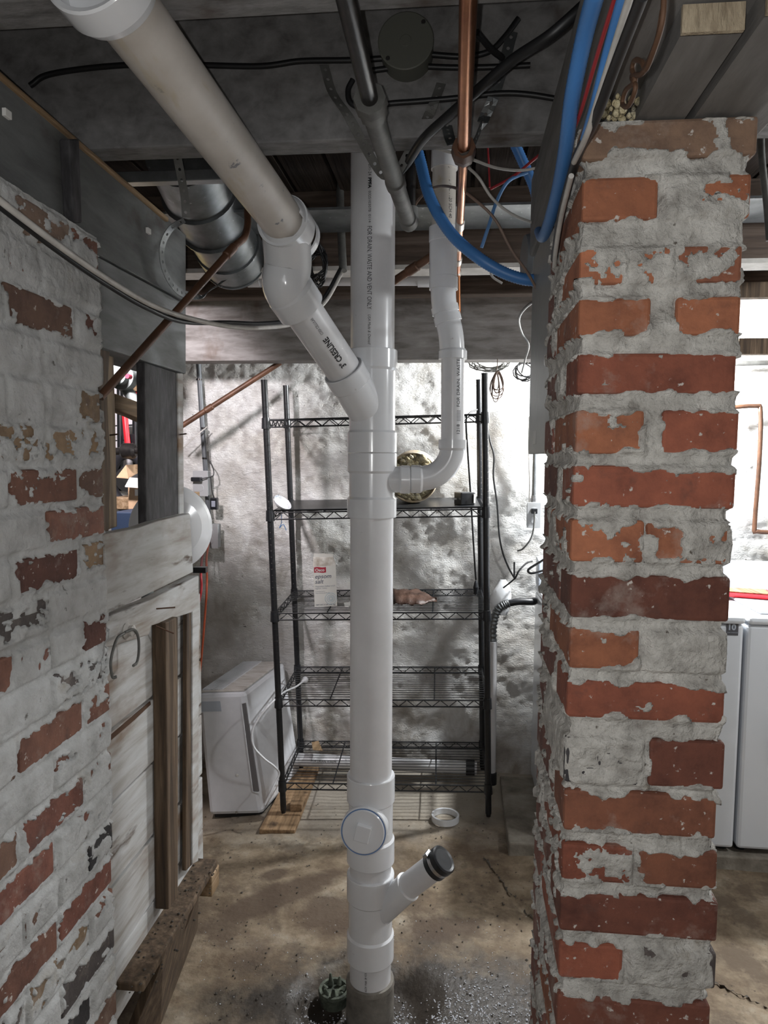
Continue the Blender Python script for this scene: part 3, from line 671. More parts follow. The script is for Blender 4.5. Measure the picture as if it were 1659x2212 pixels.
# 3 inch branch, upper left
q0 = S(905); b1 = px(742, 800, 1.775); b2 = px(648, 662, 1.63); c1 = px(622, 565, 1.575); c2 = px(612, 478, 1.50); e1 = px(284, 38, .95)
dA = (b1-q0).normalized()
MB().tube([q0+dA*.0, b1+dA*.002], .0505, 40).build('branch_body', 'pvc_fit', wy)
MB().lathe(b1-dA*.045, dA, [(0, .0505), (.004, .0535), (.045, .0535), (.047, .052), (.047, .0447)], 40, False).build('branch_hub', 'pvc_fit', wy)
d2 = (b2-b1).normalized(); RC = .0448
bp = MB().tube([b1-d2*.03, b2+d2*.02], RC, 40).build('branch_pipe', 'pvc', stk)
el = MB().tube(smooth([b2+d2*.012, b2+d2*.06, c1, c2+(c2-e1).normalized()*.012, c2], 8), .0525, 40).build('elbow', 'pvc_fit', stk)
MB().lathe(b2-d2*.004, d2, [(0, RC), (0, .0565), (.046, .0565), (.056, .0525)], 40, False).build('elbow_hub', 'pvc_fit', el)
dE = (e1-c2).normalized()
MB().lathe(c2+dE*.006, -dE, [(0, RC), (0, .0565), (.048, .0565), (.058, .0525)], 40, False).build('elbow_hub', 'pvc_fit', el)
MB().lathe(c2-dE*.06, -dE, [(0, .0527), (.002, .0555), (.02, .0555), (.024, .0525)], 40, False).build('elbow_ring', 'pvc_fit', el)
up_ = MB().tube([c2-dE*.03, e1+dE*.05], RC, 48).build('branch_pipe', 'pvc_old', stk)
e2 = e1+dE*.0
MB().lathe(e2+dE*.032, dE, [(0, RC), (.004, .060), (.018, .0665), (.055, .0665), (.058, .064), (.056, .0575), (.022, .0555), (.020, 0)], 48, False).build('end_hub', 'pvc_fit', up_)
# 2 inch branch, right
YR = 1.865
def R2(x, y): return ony(x, y, YR)
rt = .0302
tb = MB().tube([S(1036), R2(880, 1036)], .0345, 32).build('tee_branch', 'pvc_fit', te)
MB().lathe(R2(863, 1036), Vector((1, 0, 0)), [(0, .0345), (.004, .0368), (.026, .0368), (.03, .031)], 32, False).build('branch_hub', 'pvc_fit', te)
sw = MB().tube(smooth([R2(884, 1035), R2(908, 1034), R2(938, 1027), R2(962, 1008), R2(975, 982), R2(977, 952)], 8), .0325, 32).build('sweep_elbow', 'pvc_fit', stk)
MB().lathe(R2(888, 1035), Vector((1, 0, 0)), [(0, .031), (0, .0368), (.024, .0368), (.03, .033)], 32, False).build('elbow_hub', 'pvc_fit', sw)
MB().lathe(R2(977.5, 950), -Z, [(0, rt), (0, .0365), (.022, .0365), (.028, .033)], 32, False).build('elbow_hub', 'pvc_fit', sw)
p2 = MB().tube([R2(977.5, 960), R2(978, 760)], rt, 32).build('branch_pipe', 'pvc', stk)
of = MB().tube(smooth([R2(977, 764), R2(974, 725), R2(967, 690), R2(959, 655), R2(957, 610)], 8), .0325, 32).build('offset_elbow', 'pvc_fit', stk)
MB().lathe(R2(978, 776), Z, [(0, rt), (0, .0368), (.020, .0368), (.026, .033)], 32, False).build('elbow_hub', 'pvc_fit', of)
for (xa, ya), (xb, yb) in (((969, 697), (965, 682)), ((963, 676), (960, 662))):
    a_, b_ = R2(xa, ya), R2(xb, yb); MB().lathe(a_, b_-a_, [(0, .033), (0, .0355), ((b_-a_).length, .0355), ((b_-a_).length, .033)], 32, False).build('elbow_ring', 'pvc_fit', of)
MB().lathe(R2(958, 626), Z, [(0, .033), (0, .0368), (.030, .0368), (.033, .033)], 32, False).build('elbow_hub', 'pvc_fit', of)
cp = MB().lathe(R2(957, 600), R2(958, 495)-R2(957, 600), [(0, .0355), (.088, .0355), (.09, .037), (.125, .037), (.125, rt)], 32, False).build('coupling', 'pvc_fit', stk)
MB().tube([R2(957.5, 500), R2(960, 360)], rt, 32).build('branch_pipe', 'pvc_old', stk)
MB().tube([R2(960, 366), R2(961, 310), R2(961.3, 292)], .034, 32).build('branch_pipe', 'pvc', stk)
# lower angled branch with rubber cap
l0 = S(1990); l1 = px(881, 1915, 1.915); l2 = px(943, 1868, 1.875); dl = (l2-l1).normalized()
MB().tube([l0, l1], .0365, 32).build('branch_body', 'pvc_fit', lw)
MB().lathe(l1-dl*.005, dl, [(0, .0365), (.0, .0385), (.006, .0385), (.008, .033)], 32, False).build('branch_rim', 'pvc_fit', lw)
lp = MB().tube([l1-dl*.02, l2], .0335, 32).build('branch_pipe', 'pvc', stk)
cap = MB().lathe(l2-dl*.012, dl, [(0, .034), (0, .0375), (.012, .0375), (.013, .036), (.024, .036), (.025, .0385), (.04, .038), (.043, .034), (.041, .028), (.041, 0)], 32, False).build('rubber_cap', 'rubber', stk)
MB().lathe(l2+dl*.002, dl, [(0, .0362), (0, .0372), (.011, .0372), (.011, .0362)], 32, False).build('hose_clamp', 'steel', cap)
cs = fr(dl)[0]; cu = (Z-dl*Z.dot(dl)).normalized(); ck = l2+dl*.007+(cu*.9+dl.cross(cu)*.35).normalized()*.041
MB().obox(ck, dl*.007, dl.cross(cu)*.013, cu*.005).build('clamp_screw', 'steel', cap, .002)
# printing on the pipes
n_f = (CAM-S(600)).normalized()
nn = Vector((-.12, -1, 0))
def stack_text(s, y0, y1, size, r=RP, n=nn, bold=0, shear=0):     # fit the string between two pixel rows, reading downwards
    p, q = S(y0), S(y1); me_ = text_mesh(s, size); wd = max(v.co.x for v in me_.vertices); bpy.data.meshes.remove(me_)
    text_cyl('print', s, size, p, q-p, n, r, stk, sx=(q-p).length/wd, bold=bold, shear=shear)
stack_text('ASTM F891-24', 345, 398, .011)
stack_text('PPFA', 402, 424, .011, bold=.0006)
stack_text('032510307B  0114', 430, 496, .009)
stack_text('FOR DRAIN, WASTE AND VENT ONLY', 503, 678, .0165)
stack_text('USA Made & Owned', 688, 750, .010, shear=.3)
stack_text('SCH 40  PPFA  ASTM', 2070, 2110, .008, n=Vector((-.2, -1, 0)))
def line_text(s, p, q, size, r, n, par, bold=0):
    me_ = text_mesh(s, size); wd = max(v.co.x for v in me_.vertices); bpy.data.meshes.remove(me_)
    text_cyl('print', s, size, p, q-p, n, r, par, sx=(q-p).length/wd, bold=bold)
line_text('JM PIPE PVC 1120 SCH 40', R2(958, 370), R2(957.5, 478), .013, rt, Vector((.62, -1, 0)), stk)
line_text('1218  ||||||||  FOR DRAIN, WASTE', R2(977.5, 940), R2(978, 778), .0125, rt, Vector((.42, -1, 0)), stk)
nb = (CAM-b1).normalized()
ra, rb_ = b1+d2*.0, b2
line_text('3" CRESLINE', ra+(rb_-ra)*.17, ra+(rb_-ra)*.62, .020, RC, nb+RGT*.15, stk, bold=.0005)
line_text('COEX CELLULAR', ra+(rb_-ra)*.68, ra+(rb_-ra)*.92, .010, RC, nb+RGT*.15, stk)
# ================================================================== WIRE RACK
RW, RD, RL_ = .875, .407, 1.83
rx, ry, rz = .04446, -.03091, -.0762
RM = Matrix.Rotation(rz, 3, 'Z') @ Matrix.Rotation(ry, 3, 'Y') @ Matrix.Rotation(rx, 3, 'X')
RO_ = Vector((-.42125, 2.95075, -.00687))
def RK(x, y, z): return RM @ Vector((x, y, z))+RO_
rack = thing('wire_shelf_rack', 'black five-shelf wire rack standing against the whitewashed wall', 'shelf rack', RO_)
def rtube(mb, a, b, r, n=6): mb.tube([RK(*a), RK(*b)], r, n)
levels = []
def rack_z(x, y):     # rack-local height of a pixel on the front plane of the rack
    n = RM @ Vector((0, 1, 0)); p = onplane(x, y, RO_, n); return (RM.transposed() @ (p-RO_)).z
LV = [rack_z(820, 908), rack_z(820, 1110), rack_z(820, 1330), rack_z(820, 1518), rack_z(820, 1700)]
for (x, y) in ((0, 0), (RW, 0), (0, RD), (RW, RD)):
    mb = MB(); rtube(mb, (x, y, .012), (x, y, RL_), .0128, 14); po = mb.build('post', 'black', rack)
    mb = MB()
    for k in range(1, 70):
        z = k*.0254
        if z < RL_: mb.lathe(RK(x, y, z), RM @ Z, [(0, .0129), (.0008, .0133), (.0016, .0129)], 12, False)
    mb.build('grooves', 'iron', po)['kind'] = 'stuff'
    mb = MB(); rtube(mb, (x, y, RL_), (x, y, RL_+.006), .0134, 14); mb.build('end_cap', 'rubber', po)
    mb = MB(); rtube(mb, (x, y, 0), (x, y, .014), .010, 10); mb.build('foot', 'iron', po)
for li, zl in enumerate(LV):
    sh = bpy.data.objects.new('shelf', None)
    mb = MB(); zt, zb = zl+.012, zl-.016
    for y in (0, RD):
        for z in (zt, zb): rtube(mb, (.012, y, z), (RW-.012, y, z), .0032)
        nz = 24; pts = [RK(.02+(RW-.04)*i/nz, y, zt if i % 2 else zb) for i in range(nz+1)]; mb.tube(pts, .0024, 5)
    for x in (0, RW):
        for z in (zt, zb): rtube(mb, (x, .012, z), (x, RD-.012, z), .0032)
        nz = 10; pts = [RK(x, .02+(RD-.04)*i/nz, zt if i % 2 else zb) for i in range(nz+1)]; mb.tube(pts, .0024, 5)
    so = mb.build('shelf', 'black', rack)
    n_w = 15
    wm = MB(); rtube(wm, (.004, 0, zt+.003), (RW-.004, 0, zt+.003), .0016, 5); wme = None
    for i in range(1, n_w+1):
        if wme is None: o = wm.build('wire', 'black', so); wme = o.data
        else: o = link('wire', wme, so)
        o.location = RM @ Vector((0, RD*i/(n_w+1), 0))
    for fx in (.25, .5, .75):
        m2 = MB(); rtube(m2, (RW*fx, 0, zt-.001), (RW*fx, RD, zt-.001), .003, 6); m2.build('crossbar', 'black', so)
    for (x, y) in ((0, 0), (RW, 0), (0, RD), (RW, RD)):
        m2 = MB(); m2.lathe(RK(x, y, zl-.022), RM @ Z, [(0, .0135), (0, .0185), (.044, .016), (.044, .0135)], 14, False); m2.build('collar', 'rubber', so)
    if li == 1:   # this shelf carries a closed dark liner
        m2 = MB(); m2.obox(RK(RW/2, RD/2, zt+.008), RM @ Vector((RW/2-.02, 0, 0)), RM @ Vector((0, RD/2-.02, 0)), RM @ Vector((0, 0, .0018))); m2.build('liner', 'black', so)
def onshelf(x, y, l, dz=.0):    # pixel to a point on shelf l's wire surface
    return onplane(x, y, RK(0, 0, LV[l]+.017+dz), RM @ Z)
# epsom salt carton
q = onshelf(707, 1300, 2, .002); q = RK((RM.transposed() @ (q-RO_)).x, .12, LV[2]+.018)
cw, cdp, chh = .048, .036, .175
ex_, ey_, ez_ = (RM @ Vector((.985, .17, 0))), (RM @ Vector((-.17, .985, 0))), RM @ Z
ct_ = thing('salt_carton', 'white epsom salt carton with soiled gable top on the middle shelf', 'carton', q)
def cpt(a, b, c): return q+ex_*a+ey_*b+ez_*c
MB().hexa([cpt(-cw, -cdp, 0), cpt(cw, -cdp, 0), cpt(cw, cdp, 0), cpt(-cw, cdp, 0), cpt(-cw, -cdp, chh), cpt(cw, -cdp, chh), cpt(cw, cdp, chh), cpt(-cw, cdp, chh)]).build('body', 'carton', ct_, .001)
MB().hexa([cpt(-cw, -cdp, chh), cpt(cw, -cdp, chh), cpt(cw, cdp, chh), cpt(-cw, cdp, chh), cpt(-cw*.95, -.004, chh+.035), cpt(cw*.8, -.004, chh+.030), cpt(cw*.8, .004, chh+.030), cpt(-cw*.95, .004, chh+.035)]).build('gable', 'carton_top', ct_)
MB().hexa([cpt(-cw*.95, -.003, chh+.034), cpt(cw*.82, -.003, chh+.03), cpt(cw*.82, .003, chh+.03), cpt(-cw*.95, .003, chh+.034), cpt(-cw*.9, -.003, chh+.05), cpt(cw*.82, -.003, chh+.044), cpt(cw*.82, .003, chh+.044), cpt(-cw*.9, .003, chh+.05)]).build('top_fin', 'carton', ct_)
pn = -ey_; f0 = lambda a, c: cpt(a, -cdp, c)
lg = []
for i in range(9):
    t = i/8; lg.append(f0(-cw+.004+.050*t, chh-.004+.0016*math.sin(t*6.28)))
lg2 = []
for i in range(9):
    t = 1-i/8; lg2.append(f0(-cw+.004+.050*t, chh-.027+.0016*math.sin(t*6.28)))
MB().prism(lg+lg2, pn*.0006).build('red_logo_panel', 'red_print', ct_)
text_flat('logo_lettering', 'Osco', .018, f0(-cw+.008, chh-.022)+pn*.0005, ex_, pn, 'paper', ct_, bold=.0005)
text_flat('title', 'epsom', .026, f0(-cw+.005, chh-.052), ex_, pn, 'navy_print', ct_, shear=.25)
text_flat('title', 'salt', .026, f0(-cw+.005, chh-.074), ex_, pn, 'navy_print', ct_, shear=.25)
text_flat('small_print', 'Magnesium Sulfate U.S.P.', .0085, f0(-cw+.006, chh-.089), ex_, pn, 'grey_print', ct_)
text_flat('small_print', 'MgSO4 · 7H2O', .0078, f0(-cw+.006, chh-.098), ex_, pn, 'grey_print', ct_)
for i in range(2):
    text_flat('small_print', ('A Soaking Aid for', 'Minor Sprains and Bruises')[i], .0058, f0(-cw+.006, chh-.110-.007*i), ex_, pn, 'grey_print', ct_)
text_flat('small_print', 'NET WT 4 LB (1.81 kg)', .0085, f0(-cw+.006, .006), ex_, pn, 'navy_print', ct_)
for r in (.024, .016, .010, .006):
    pts = [f0(.022+math.cos(a*.2094)*r, .034+math.sin(a*.2094)*r)+pn*.0004 for a in range(30)]; MB().tube(pts, .0007, 4, closed=True).build('seal_ring', 'pale_print', ct_)
# bowl, blue tie, adapter, hide, paper scrap, plug, leaf
p = onshelf(604, 1100, 1, .004)
bw = MB().lathe(p, (.55, -.35, .75), [(0, .016), (.003, .022), (.014, .036), (.024, .042), (.026, .040), (.016, .034), (.006, .018), (.006, 0)], 28, True).build('bowl', 'pvc_fit')
tag(bw, 'white bowl with blue writing tipped on the second shelf', 'bowl'); bw.location = Z*.012
text_flat('bowl_lettering', 'ITALY', .010, onshelf(600, 1090, 1, .02)+Vector((-.01, -.05, .016)), Vector((.9, 0, .42)), Vector((.2, -1, .3)), 'blue_wire', bw)
p = onplane(608, 1130, RK(0, .02, 0), RM @ Vector((0, 1, 0)))
tag(MB().tube(smooth([p+Z*.035, p+Z*.015, p, p+Vector((-.008, 0, -.02)), p+Vector((.008, -.004, -.005)), p+Vector((.02, 0, -.03))]), .0016, 5).build('twist_tie', 'blue_wire'), 'thin blue twist tie dangling under the second shelf', 'tie')
p = onshelf(1003, 1090, 1, .004)
ad = thing('power_adapter', 'black plug-in power adapter sitting on the second shelf', 'adapter', p)
MB().obox(p+Z*.026, Vector((.030, .012, 0)), Vector((-.012, .03, 0)), Z*.026).build('body', 'rubber', ad, .004)
MB().obox(p+Z*.026+Vector((.036, -.016, 0)), Vector((.012, .005, 0))*.3, Vector((-.003, .012, 0)), Z*.018).build('sticker', 'paper', ad)
for k in (-.006, .006): MB().obox(p+Vector((-.042, -.012+k, .024)), Vector((.009, .003, 0)), Vector((0, .0008, 0)), Z*.003).build('prong', 'steel', ad)
hd = MB(); g_ = [(848, 1278), (905, 1275), (943, 1300), (905, 1308), (850, 1306)]; P_ = [onshelf(x, y, 2, .006) for x, y in g_]
us_ = 14; vs_ = []; fs_ = []
for i in range(us_+1):
    for j in range(7):
        a = P_[0].lerp(P_[1], min(i/us_*1.5, 1)).lerp(P_[2], max(0, i/us_*1.5-1)*2 if i/us_ > .667 else 0); b = P_[4].lerp(P_[3], min(i/us_*1.5, 1)).lerp(P_[2], max(0, i/us_*1.5-1)*2 if i/us_ > .667 else 0)
        c = a.lerp(b, j/6); vs_.append(c+Z*(.004+.028*math.sin(math.pi*j/6)*(1-.7*i/us_)+.004*math.sin(i*1.7+j)))
for i in range(us_):
    for j in range(6): k = i*7+j; fs_.append((k, k+1, k+8, k+7))
hd.add(vs_, fs_, True); tag(hd.build('leather_scrap', 'leather', None, 0, .004), 'crumpled brown leather scrap on the middle shelf', 'scrap')
tag(MB().prism([onshelf(x, y, 2, .003) for x, y in ((743, 1303), (757, 1300), (758, 1308), (745, 1311))], Z*.0012).build('paper_scrap', 'paper'), 'small torn white paper scrap on the middle shelf', 'paper')
tag(MB().prism([onshelf(x, y, 4, .003) for x, y in ((673, 1604), (688, 1601), (697, 1622), (676, 1621))], Z*.002).build('dry_leaf', 'tan_wood'), 'dry brown leaf on the bottom shelf', 'leaf')
# ================================================================== DEHUMIDIFIER
D0 = onh(452, 1771, -.042); D1 = onh(569, 1768, -.040)
def atd(x, y, p):      # pixel at the same depth as p
    return px(x, y, (p-CAM).dot(fw))
t0, t1 = atd(429, 1490, D0), atd(530, 1487, D1); t0.y = D0.y+.015; t1.y = D1.y+.015
bk_ = onh(605, 1726, -.030)-D1
de = thing('dehumidifier', 'white plastic dehumidifier with dusty grille top beside the rack', 'dehumidifier', (D0+D1)/2)
bdir = (bk_.normalized()*.40)
def dpt(a, b, c): # a across front, b depth, c height
    lo = D0.lerp(D1, a)+bdir*b; hi = t0.lerp(t1, a)+bdir*b*1.0+Z*(.0); return lo.lerp(hi, c)
mb = MB(); mb.hexa([dpt(0, 0, .03), dpt(1, 0, .03), dpt(1, 1, .03), dpt(0, 1, .03), dpt(0, 0, .985), dpt(1, 0, .985), dpt(1, 1, .985), dpt(0, 1, .985)])
bd = mb.build('body', 'dehu', de, .018)
MB().hexa([dpt(.06, .05, 0), dpt(.94, .05, 0), dpt(.94, .95, 0), dpt(.06, .95, 0), dpt(.06, .05, .04), dpt(.94, .05, .04), dpt(.94, .95, .04), dpt(.06, .95, .04)]).build('base', 'rubber', de)
nF = (D1-D0).cross(Z).normalized(); nF = -nF if nF.dot(CAM-D0) < 0 else nF
MB().hexa([dpt(.04, .03, .985), dpt(.96, .03, .985), dpt(.96, .97, .985), dpt(.04, .97, .985), dpt(.05, .04, 1.0), dpt(.95, .04, 1.0), dpt(.95, .96, 1.0), dpt(.05, .96, 1.0)]).build('top_cover', 'dehu_top', de, .003)
for i in range(14):
    a = .06+.42*i/13
    MB().hexa([dpt(a, .05, 1), dpt(a+.016, .05, 1), dpt(a+.016, .95, 1), dpt(a, .95, 1), dpt(a, .05, 1.008), dpt(a+.016, .05, 1.008), dpt(a+.016, .95, 1.008), dpt(a, .95, 1.008)]).build('grille_slat', 'dehu', de)
def dfr(a0, a1, c0, c1, dep, m, name, bev=.002):
    P_ = [dpt(a0, 0, c0), dpt(a1, 0, c0), dpt(a1, 0, c1), dpt(a0, 0, c1)]; return MB().prism([p+nF*.0008 for p in P_], -nF*dep).build(name, m, de, bev)
dfr(.0, .47, .845, .925, .01, 'appliance_grey', 'handle_recess', 0)
dfr(.0, .47, .838, .847, .012, 'pvc_fit', 'handle_lip', 0)
# water window along the right edge
P_ = [dpt(.90, 0, .905), dpt(1.0, .0, .905), dpt(1.0, .0, .21), dpt(.88, 0, .21)]
MB().prism([p+nF*.001 for p in P_], -nF*.01).build('water_window', 'dehu_dark', de, .004)
mb = MB(); mb.tube([p+nF*.002 for p in (dpt(1, 0, .91), dpt(.905, 0, .90), dpt(.885, 0, .56), dpt(.87, 0, .215), dpt(.99, 0, .20))], .0028, 6); mb.build('window_rim', 'pvc_fit', de)
c = dpt(.52, 0, .055)+nF*.001; MB().lathe(c, nF, [(0, .006), (.002, .006), (.003, 0)], 12).build('screw', 'steel', de)
MB().lathe(dpt(.62, 0, .345)+nF*.001, nF, [(0, .007), (.001, .006), (.002, 0)], 12).build('label_dot', 'paper', de)
plug = onshelf(657, 1470, 3, .01)
cdp_ = smooth([plug, onshelf(640, 1483, 3, .008), onshelf(612, 1496, 3, .008), px(585, 1520, 2.97), px(560, 1550, 2.95), px(545, 1580, 2.94), px(548, 1612, 2.94), px(570, 1638, 2.95), px(592, 1655, 2.97), px(603, 1672, 2.99), px(590, 1700, 2.97), px(572, 1738, 2.96)], 8)
co = thing('appliance_cord', 'white power cord with plug lying on the fourth shelf', 'cord', plug)
MB().tube(cdp_, .0042, 8).build('cord', 'pvc_fit', co)
d_ = (plug-onshelf(640, 1483, 3, .008)).normalized()
MB().lathe(plug-d_*.022, d_, [(0, .006), (.012, .008), (.02, .014), (.034, .015), (.036, 0)], 16).build('plug', 'pvc_fit', co)
for k in (-.006, .006): MB().tube([plug+d_*.012+fr(d_)[0]*k, plug+d_*.028+fr(d_)[0]*k], .0022, 6).build('prong', 'steel', co)
# board under the rack's left posts, small block on it
P0, P1 = onh(578, 1798, -.028), onh(656, 1797, -.028)
def pol(pts, h): return [onh(x, y, h) for x, y in pts]
fa = RK(0, 0, 0)
bo = MB(); bz0, bz1 = -.036, -.008
lo = [RK(-.075, -.13, -.03), RK(.075, -.13, -.03), RK(.085, RD+.07, -.03), RK(-.045, RD+.07, -.03)]
bo.hexa([p for p in lo]+[p+RM @ Vector((0, 0, .0295)) for p in lo]); tag(bo.build('wooden_board', 'board', None, .004), 'short brown wooden plank under the left posts of the rack', 'board')
c = RK(.052, .045, .016); tag(MB().obox(c, RM @ Vector((.026, 0, 0)), RM @ Vector((0, .035, 0)), RM @ Vector((0, 0, .0155))).build('wood_block', 'board', None, .002), 'small wood block beside the rack foot on the plank', 'block')
# white ring on the floor
p = onh(962, 1765, floor_h(.27, 2.9)+.012); tag(MB().lathe(p-Z*.012, Z, [(0, .050), (0, .058), (.024, .058), (.024, .050), (0, .050)], 36, False).build('plastic_ring', 'pvc_fit'), 'white plastic pipe ring lying on the concrete floor', 'ring')
# white pipe along the foot of the back wall
a, b = onv(560, 1648, VBACK-.09), onv(1030, 1652, VBACK-.10)
a.z = .075; b.z = .085
fp = thing('floor_pipe', 'white plastic pipe lying along the foot of the back wall', 'pipe', a)
MB().tube([a, b], .030, 20).build('pipe', 'pvc', fp); dd = (b-a).normalized()
MB().lathe(b-dd*.05, dd, [(0, .0305), (0, .036), (.04, .036), (.04, .0)], 20).build('end_coupling', 'rubber', fp)
text_cyl('print', 'FOR DRAIN WASTE', .014, a+(b-a)*.25, dd, Vector((0, -1, .35)), .030, fp)
# ================================================================== LAUNDRY
pd = MB(); y0_ = onh(1100, 1850, 0)
uP = toB(onh(1098, 1846, 0))[0]; vP = toB(onh(1100, 1850, 0))[1]
pd.box((uP, vP, -.16), (2.2, VBACK-.10, .055)); tag(pd.build('concrete_pad', 'pad', None, .006), 'low concrete pad under the laundry machines', 'pad')
vF = vP+.02
def washer(name, u0, u1, label, badge):
    h0, h1 = .075, .955
    t = thing(name, label, 'washing machine', B((u0+u1)/2, vF+.33, .055))
    MB().box((u0, vF, h0), (u1, vF+.565, h1-.03)).build('cabinet', 'appliance', t, .012)
    MB().box((u0-.002, vF-.012, h1-.028), (u1+.002, vF+.57, h1)).build('lid_top', 'appliance', t, .012)
    MB().box((u0+.06, vF+.05, h1+.0005), (u1-.06, vF+.42, h1+.012)).build('lid', 'appliance', t, .008)
    hs0 = h1; c = MB(); c.hexa([B(u0, vF+.45, hs0), B(u1, vF+.45, hs0), B(u1, vF+.57, hs0), B(u0, vF+.57, hs0), B(u0, vF+.49, hs0+.12), B(u1, vF+.49, hs0+.12), B(u1, vF+.57, hs0+.13), B(u0, vF+.57, hs0+.13)])
    cn = c.build('console', 'appliance_grey', t, .008)
    nrm = (B(0, -.12, .04)).normalized(); m0 = lambda fu, fz: B(u0+(u1-u0)*fu, vF+.45+.04*fz, hs0+.12*fz)
    for fu, fz in ((.97, .62), (.97, .3), (.78, .5), (.55, .5)): MB().lathe(m0(fu, fz), nrm, [(0, .017), (.004, .016), (.004, .012), (.012, .011), (.012, 0)], 20).build('knob', 'appliance', cn)
    MB().lathe(m0(.885-.12, .6), nrm, [(0, .012), (.002, .0115), (.002, 0)], 20).build('round_emblem', 'steel', cn)
    for sx_ in (.04, .96):
        for v_ in (.05, .5): MB().lathe(B(u0+(u1-u0)*sx_, vF+v_, .0555), Z, [(0, .02), (.012, .02), (.012, .008), (.03, .008)], 12).build('foot', 'rubber', t)
    if badge:
        p = B(u1-.073, vF, 0); e = onplane(1582, 1358, B(0, vF-.0005, 0), YB)
        MB().obox(e, XB*.021, YB*.0008, Z*.025).build('badge', 'screen', t)
        text_flat('badge_lettering', '10', .030, e+XB*-.018+Z*-.004-YB*.0012, XB, -YB, 'appliance_grey', t, bold=.0012)
        text_flat('badge_lettering', 'YEAR WARRANTY', .0052, e+XB*-.019+Z*-.016-YB*.0012, XB, -YB, 'appliance_grey', t)
    return t
uR = toB(onplane(1606, 1400, B(0, vF, 0), YB))[0]
w1 = washer('washing_machine', uR-.69, uR, 'white washing machine with dark 10 badge behind the brick pillar', True)
w2 = washer('washing_machine', uR+.012, uR+.70, 'white laundry machine cut off by the right picture edge', False)
MB().lathe(B(uR+.012+.345, vF-.002, .50), -YB, [(0, .24), (.02, .235), (.03, .20), (.03, 0)], 40).build('door', 'appliance_grey', w2)
p = onh(1632, 1245, .985)
tr = thing('red_tray', 'red plastic tray lying on the right laundry machine', 'tray', p)
MB().hexa([B(uR-.01, vF+.33, .969), B(uR+.22, vF+.26, .969), B(uR+.24, vF+.40, .969), B(uR+.01, vF+.43, .969), B(uR-.018, vF+.325, .985), B(uR+.225, vF+.25, .985), B(uR+.245, vF+.41, .985), B(uR+.005, vF+.44, .985)]).build('rim', 'red_strap', tr, .002)
MB().hexa([B(uR+.01, vF+.335, .986), B(uR+.21, vF+.275, .986), B(uR+.225, vF+.39, .986), B(uR+.02, vF+.42, .986), B(uR+.01, vF+.335, .990), B(uR+.21, vF+.275, .990), B(uR+.225, vF+.39, .990), B(uR+.02, vF+.42, .990)]).build('slats', 'tan_wood', tr)
# ================================================================== OVERHEAD PIPES
def hp(x, y, up): return onh(x, y, CAMH+up)       # a pixel at a known height above the eye
# black iron / galvanised gas line
gl = thing('steel_gas_line', 'black iron pipe joined to an old galvanised pipe under the joists', 'pipe', hp(800, 240, .56))
ga, gb = hp(742, -30, .565), hp(803, 232, .56)
MB().tube([ga, gb], .0136, 20).build('iron_pipe', 'iron', gl)
gd = (gb-ga).normalized()
un = MB().lathe(gb-gd*.03, gd, [(0, .014), (0, .026), (.02, .028), (.022, .024), (.05, .024), (.052, .020), (.075, .019)], 8, True).build('union', 'galv_old', gl)
gc, ge = hp(806, 250, .555), hp(882, 478, .545)
MB().tube([gc, ge], .0175, 20).build('galvanised_pipe', 'galv_old', gl); g2 = (ge-gc).normalized()
MB().lathe(gc+(ge-gc)*.52, g2, [(0, .0178), (.005, .0205), (.03, .0205), (.036, .0178)], 20, False).build('coupling', 'galv_old', gl)
MB().tube(smooth([ge-g2*.02, ge+g2*.01, ge+g2*.028+Z*.012, ge+g2*.03+Z*.04]), .0205, 20).build('elbow', 'galv_old', gl)
MB().tube([ge+g2*.03+Z*.03, ge+g2*.03+Z*.20], .0135, 14).build('riser', 'iron', gl)
# copper supply
cu_ = thing('copper_supply_pipe', 'copper water pipe hung in a strap under the joists', 'pipe', hp(1006, 300, .55))
ca, cb = hp(1013, -40, .555), hp(1001, 345, .55); ce_ = hp(988, 590, .545)
MB().tube([ca, cb], .0115, 20).build('pipe', 'copper', cu_)
cdn = (cb-ca).normalized()
MB().lathe(cb-cdn*.055, cdn, [(0, .0118), (0, .021), (.022, .023), (.04, .021), (.04, .012)], 8, True).build('coupling', 'copper_old', cu_)
MB().tube([cb-cdn*.01, ce_], .0088, 16).build('thin_pipe', 'copper', cu_)
for f in (.42, .62, .80, .97):
    p = cb.lerp(ce_, f); d = (ce_-cb).normalized(); MB().lathe(p, d, [(0, .009), (.004, .0112), (.05, .0112), (.056, .009)], 16, False).build('solder_joint', 'solder', cu_)
MB().tube([ce_, ce_-Z*.12+Vector((.004, 0, 0))], .0088, 14).build('drop', 'copper', cu_)
# tarnished copper lines on the left
def longpipe(name, pts, r, label, m='copper_old', k=1, fit=()):
    t = thing(name, label, 'pipe', pts[0]); P_ = smooth(pts, k) if k > 1 else pts
    MB().tube(P_, r, 16).build('pipe', m, t)
    for p, d in fit: d = d.normalized(); MB().lathe(p-d*.02, d, [(0, r), (.003, r*1.25), (.037, r*1.25), (.04, r)], 16, False).build('coupling', 'copper_old', t)
    return t
a, b, c = onu(216, 858, UL-.01), px(497, 543, 1.62), px(528, 512, 1.66)
longpipe('copper_line', [a, a.lerp(b, .5), b, b.lerp(c, .6), c, px(535, 485, 1.70), px(534, 455, 1.74)], .0083, 'brown copper pipe slanting across the grey header', k=6, fit=[(b, c-a)])
a, b = onv(385, 925, VBACK-.33), onv(606, 783, VBACK-.27)
longpipe('copper_line', [a, b], .0115, 'brown copper pipe sloping along the back wall', fit=[(a.lerp(b, .30), b-a)])
a, b = hp(850, 608, .50), hp(935, 552, .55); longpipe('copper_line', [a, b], .0115, 'short tarnished copper pipe between the two white drain pipes', fit=[(a.lerp(b, .5), b-a)])
